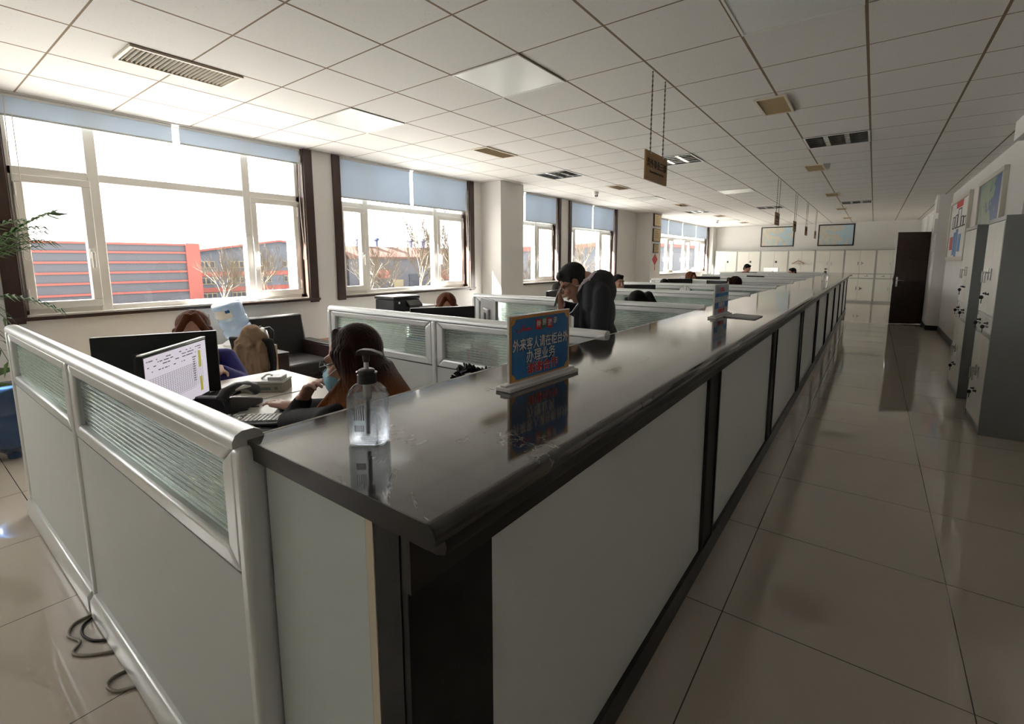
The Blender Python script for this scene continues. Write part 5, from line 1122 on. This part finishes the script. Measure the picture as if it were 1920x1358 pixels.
q = MB(); q.prism([(.195, 1.32), (.245, 1.24), (.225, 1.18), (.255, 1.14), (.258, .95), (.23, .92), (.205, 1.15)], 'y', .075, .135); q.build('lapel', M['suit'], t, bevel=.006)
q = MB(); q.ell((.14, 0, 1.25), (.105, .10, .12)); q.ell((.135, 0, 1.10), (.118, .11, .16)); q.ell((.12, 0, .96), (.12, .11, .12)); q.tube([(.10, .05, 1.395), (.145, .072, 1.37), (.20, .068, 1.315), (.235, .03, 1.255), (.24, 0, 1.24)], [.014, .018, .02, .022, .016], 8); q.tube([(.10, -.05, 1.395), (.145, -.072, 1.37), (.20, -.068, 1.315), (.235, -.03, 1.255), (.24, 0, 1.24)], [.014, .018, .02, .022, .016], 8)
q.cap((.345, -.094, 1.146), (.362, -.074, 1.155), .033, .031)
q.blob('shirt', M['shirt'], t, .008)
q = MB(); q.ell((.09, 0, .90), (.125, .165, .12))
for s in (-1, 1): q.cap((.09, s*.09, .90), (.02, s*.10, .48), .095, .075); q.cap((.02, s*.10, .48), (-.05, s*.10, .07), .075, .062)
q.blob('trousers', M['trousers'], t, .013)
q = MB()
for s in (-1, 1): q.ell((.02, s*.105, .045), (.13, .046, .042)); q.ell((-.05, s*.105, .06), (.06, .044, .058))
q.blob('shoes', M['shoe'], t, .010)
rnd = random.Random(9); q = MB(); hair_cap(q, c, R, 'short', rnd); q.blob('hair', M['hair_grey'], t, .0065, 1)
face_parts(t, c, R); glasses(t, c, R)
q = MB(); q.tube([P(.0, .085, -.02), P(-.045, .085, -.05), (.20, .088, 1.345), (.165, .085, 1.36), (.155, .10, 1.345), (.175, .125, 1.29), (.21, .125, 1.22), (.27, .11, 1.13), (.33, .04, 1.09), (.385, -.01, 1.13), (.39, -.02, 1.17)], .0028, 6); q.build('earphone_cord', M['white'], t)
q = MB(); q.tube([(.115, .0, 1.405), (.125, .055, 1.395), (.165, .078, 1.35), (.205, .07, 1.285), (.235, .035, 1.235), (.24, .01, 1.215)], [.006, .009, .011, .014, .018, .012], 8); q.build('shirt_collar', M['shirt'], t)
t = thing('mobile_phone', 'dark mobile phone held up to the bowed face', 'phone', (-1.795, 2.93, 1.215), PI+.40)
Mx = Matrix.Rotation(-.5, 4, 'Y')
MB().box(-.005, -.036, -.072, .004, .036, .072).build('phone_case', M['black'], t, bevel=.004, rot=(0, -.25, 0)); MB().box(-.0056, -.033, -.066, -.005, .033, .066).build('phone_screen', M['screen_dark'], t, rot=(0, -.25, 0))

# ------------------------------------------------------------------ outside
for n_, c_ in (('siding', (.060, .063, .074)), ('siding_pale', (.075, .085, .105)), ('red', (.22, .058, .045)), ('roof', (.075, .032, .022)), ('window_strip', (.2, .17, .10)), ('dark', (.03, .035, .045)), ('ground', (.37, .365, .35)), ('vent', (.02, .028, .08)), ('white_wall', (.30, .31, .33))): M['out_'+n_] = mat('outside_'+n_, tuple(v*(1 if n_ == 'ground' else .8) for v in c_), .85, vary=(.6, tuple(v*(.85 if n_ == 'ground' else .7) for v in c_)))
M['bark'] = mat('pale_bare_bark', (.06, .047, .03), .9, vary=(3, (.045, .034, .022)))
GZ = -1.3
struct('ground_outside', MB().box(-140, -60, GZ-.3, WXO-.02, 160, GZ), M['out_ground'])
t = thing('factory_building', 'grey-blue factory hall with thin red stripes and a red corner column', 'building', (-30, 4, GZ))
MB().box(-14, -26, 0, 0, 6.4, 2.40-GZ).build('wall', M['out_siding'], t)
q = MB(); 
for z in (2.36, 1.93, 1.43, .93, .43, -.1, -.65, -1.2, -1.8, -2.5): q.box(0, -26, z-.05-GZ, .06, 6.4, z+.05-GZ)
q.build('red_stripes', M['out_red'], t); MB().box(-.3, 6.35, 0, .12, 7.02, 2.44-GZ).build('corner_column', M['out_red'], t)
def gable(label, x, y0, y1, ya, z0, za, z1, wallm, roofh, wins=(), bands=(), dep=3):
    t = thing('factory_building', label, 'building', (x, y0, GZ)); q = MB()
    q.prism([(0, 0), (y1-y0, 0), (y1-y0, z1-GZ), (ya-y0, za-GZ), (0, z0-GZ)], 'x', -dep, 0); q.build('wall', M[wallm], t)
    q = MB(); q.prism([(-.2, z0-GZ-.02), (ya-y0, za-GZ), (y1-y0+.2, z1-GZ-.02), (y1-y0+.2, z1-GZ+roofh), (ya-y0, za-GZ+roofh), (-.2, z0-GZ+roofh)], 'x', -dep-.2, .3); q.build('red_roof_edge', M['out_red'], t)
    for (a, b, c, d) in wins:
        k = MB().box(.0, a-y0, c-GZ, .05, b-y0, d-GZ).build('window', M['out_window_strip'], t); n = 3; pm = MB()
        for i in range(n): u0 = a-y0+(b-a)*(i+.12)/n; u1 = a-y0+(b-a)*(i+.82)/n; pm.box(.05, u0, c-GZ+.06, .07, u1, d-GZ-.06)
        pm.build('pane', M['out_dark'], k)
    for (z_a, z_b) in bands: MB().box(.0, 0, z_a-GZ, .04, y1-y0, z_b-GZ).build('red_band', M['out_red'], t)
    return t
wins = [(13.9+2.0*i, 14.9+2.0*i, z, z+.5) for i in range(6) for z in (.98, -.18, -1.3)]
gable('grey gabled factory with rows of yellow-framed windows and red bands', -38, 13.4, 25.4, 19.6, 2.05, 3.0, 2.45, 'out_siding_pale', .12, wins, [(.38, .72), (-.75, -.42), (-1.95, -1.6)], 12)
t = thing('roof_vents', 'row of blue roof ventilators on the orange-roofed hall', 'ventilator', (-38, 26, 3.0)) if False else None
t = thing('factory_building', 'factory hall with a deep orange roof band behind the bare trees', 'building', (-38, 26.0, GZ))
MB().box(-12, 0, 0, 0, 16, 1.7-GZ).build('wall', M['out_siding'], t); MB().prism([(-12.2, 2.95-GZ), (-12.2, 2.6-GZ), (.25, 1.65-GZ), (.25, 1.85-GZ), (-1.2, 2.85-GZ)], 'y', -.15, 16.3).build('roof', M['out_roof'], t)
for a, b, c_, d, m in ((3, 4.6, -.2, .6, 'out_red'), (11, 13.2, -.6, .5, 'out_red'), (7, 8.6, -1.4, .1, 'out_dark'), (5, 6.2, -1.6, -.4, 'out_window_strip'), (13.6, 15, -1.5, -.5, 'out_window_strip'), (1, 2, -1.5, -.6, 'out_window_strip')): MB().box(0, a, c_-GZ, .06, b, d-GZ).build('wall_panel', M[m], t)
for i, (y, zt) in enumerate(((27.2, 3.55), (29.2, 3.6), (33.5, 3.6), (35.2, 3.65), (36.75, 3.7))):
    t = thing('roof_ventilator', 'dark blue roof ventilator on the orange-roofed hall, %s from the near end' % ORD[i], 'ventilator', (-39.5, y*1.035, 2.55), 0, 'roof ventilators')
    h = zt-2.4; MB().cyl((0, 0, 0), (0, 0, h*.75), .17, n=12).build('duct', M['out_vent'], t); MB().lathe([(.17, h*.72), (.32, h*.78), (.32, h*.92), (.1, h*1.02)], 14).build('cowl', M['out_vent'], t)
gable('pale blue hall with a sloping red roof edge in the third window', -25, 34.2, 38.2, 38.0, 2.25, 2.42, 2.4, 'out_siding_pale', .38, [(34.6+1.3*i, 35.5+1.3*i, -1.6, -.7) for i in range(2)], [])
gable('pale blue hall with a rising red roof edge in the fourth window', -25, 43.5, 56, 52, 2.62, 3.30, 3.0, 'out_siding_pale', .40)
gable('long pale blue hall with a flat red roof edge in the fifth window', -25, 64, 96, 80, 3.40, 3.42, 3.40, 'out_siding_pale', .50)
def tree(x, y, h, seed, label):
    rnd = random.Random(seed); t = thing('bare_tree', label, 'tree', (x, y, GZ), 0, 'bare trees outside'); tr = MB(); br = MB(); cnt = [0]
    Q = []
    def grow(p, d, L, r, lev):
        if lev > 5 or cnt[0] > 1500: return
        cnt[0] += 1; n = 3; pts = [p]; dd = d.copy()
        for i in range(n): dd = (dd+Vector((rnd.uniform(-.14, .14), rnd.uniform(-.14, .14), rnd.uniform(-.02, .12)))).normalized(); pts.append(pts[-1]+dd*L/n)
        (tr if lev < 2 else br).tube(pts, [r*(1-.45*i/n) for i in range(n+1)], 5 if lev < 2 else 3)
        for j in range(4 if lev else 8):
            k = rnd.randint(1, n) if lev else rnd.choice((1, 2, 2, 3)); a = rnd.uniform(0, 2*PI); sp = rnd.uniform(.5, 1.0) if lev < 2 else rnd.uniform(.25, .6); o = dd.orthogonal().normalized(); o.rotate(Matrix.Rotation(a, 3, dd)); nd = (dd*math.cos(sp)+o*math.sin(sp)+Vector((0, 0, .30))).normalized()
            Q.append((pts[k], nd, L*rnd.uniform(.55, .8), r*.6, lev+1))
    grow(Vector((0, 0, 0)), Vector((0, 0, 1)), h*.40, h*.011, 0)
    while Q: grow(*Q.pop(0))
    tr.build('trunk', M['bark'], t); br.build('branches', M['bark'], t)
for i, (x, y, h, lb) in enumerate(((-24, 9.6, 6.4, 'bare tree beside the red corner column, in the first window'), (-26, 12.6, 6.6, 'bare tree before the yellow-framed windows, first window'), (-24, 14.2, 6.0, 'bare tree at the far side of the first window'), (-22, 16.2, 6.6, 'bare tree in the nearer casement of the second window'), (-20, 18.0, 8.8, 'tall bare tree in the middle of the second window'), (-19, 20.4, 9.4, 'tallest bare tree, second window, before the orange roof'), (-23, 18.6, 6.8, 'low bare tree before the red wall panel of the orange-roofed hall'), (-25, 25.6, 7.2, 'bare tree by the far casement of the second window'), (-18, 25.5, 6.6, 'bare tree in the third window'), (-17, 31, 7.6, 'bare tree in the fourth window with upright twigs'), (-18, 35.5, 7.0, 'bare tree at the far edge of the fourth window'))): tree(x, y, h-2.6, 20+i, lb)
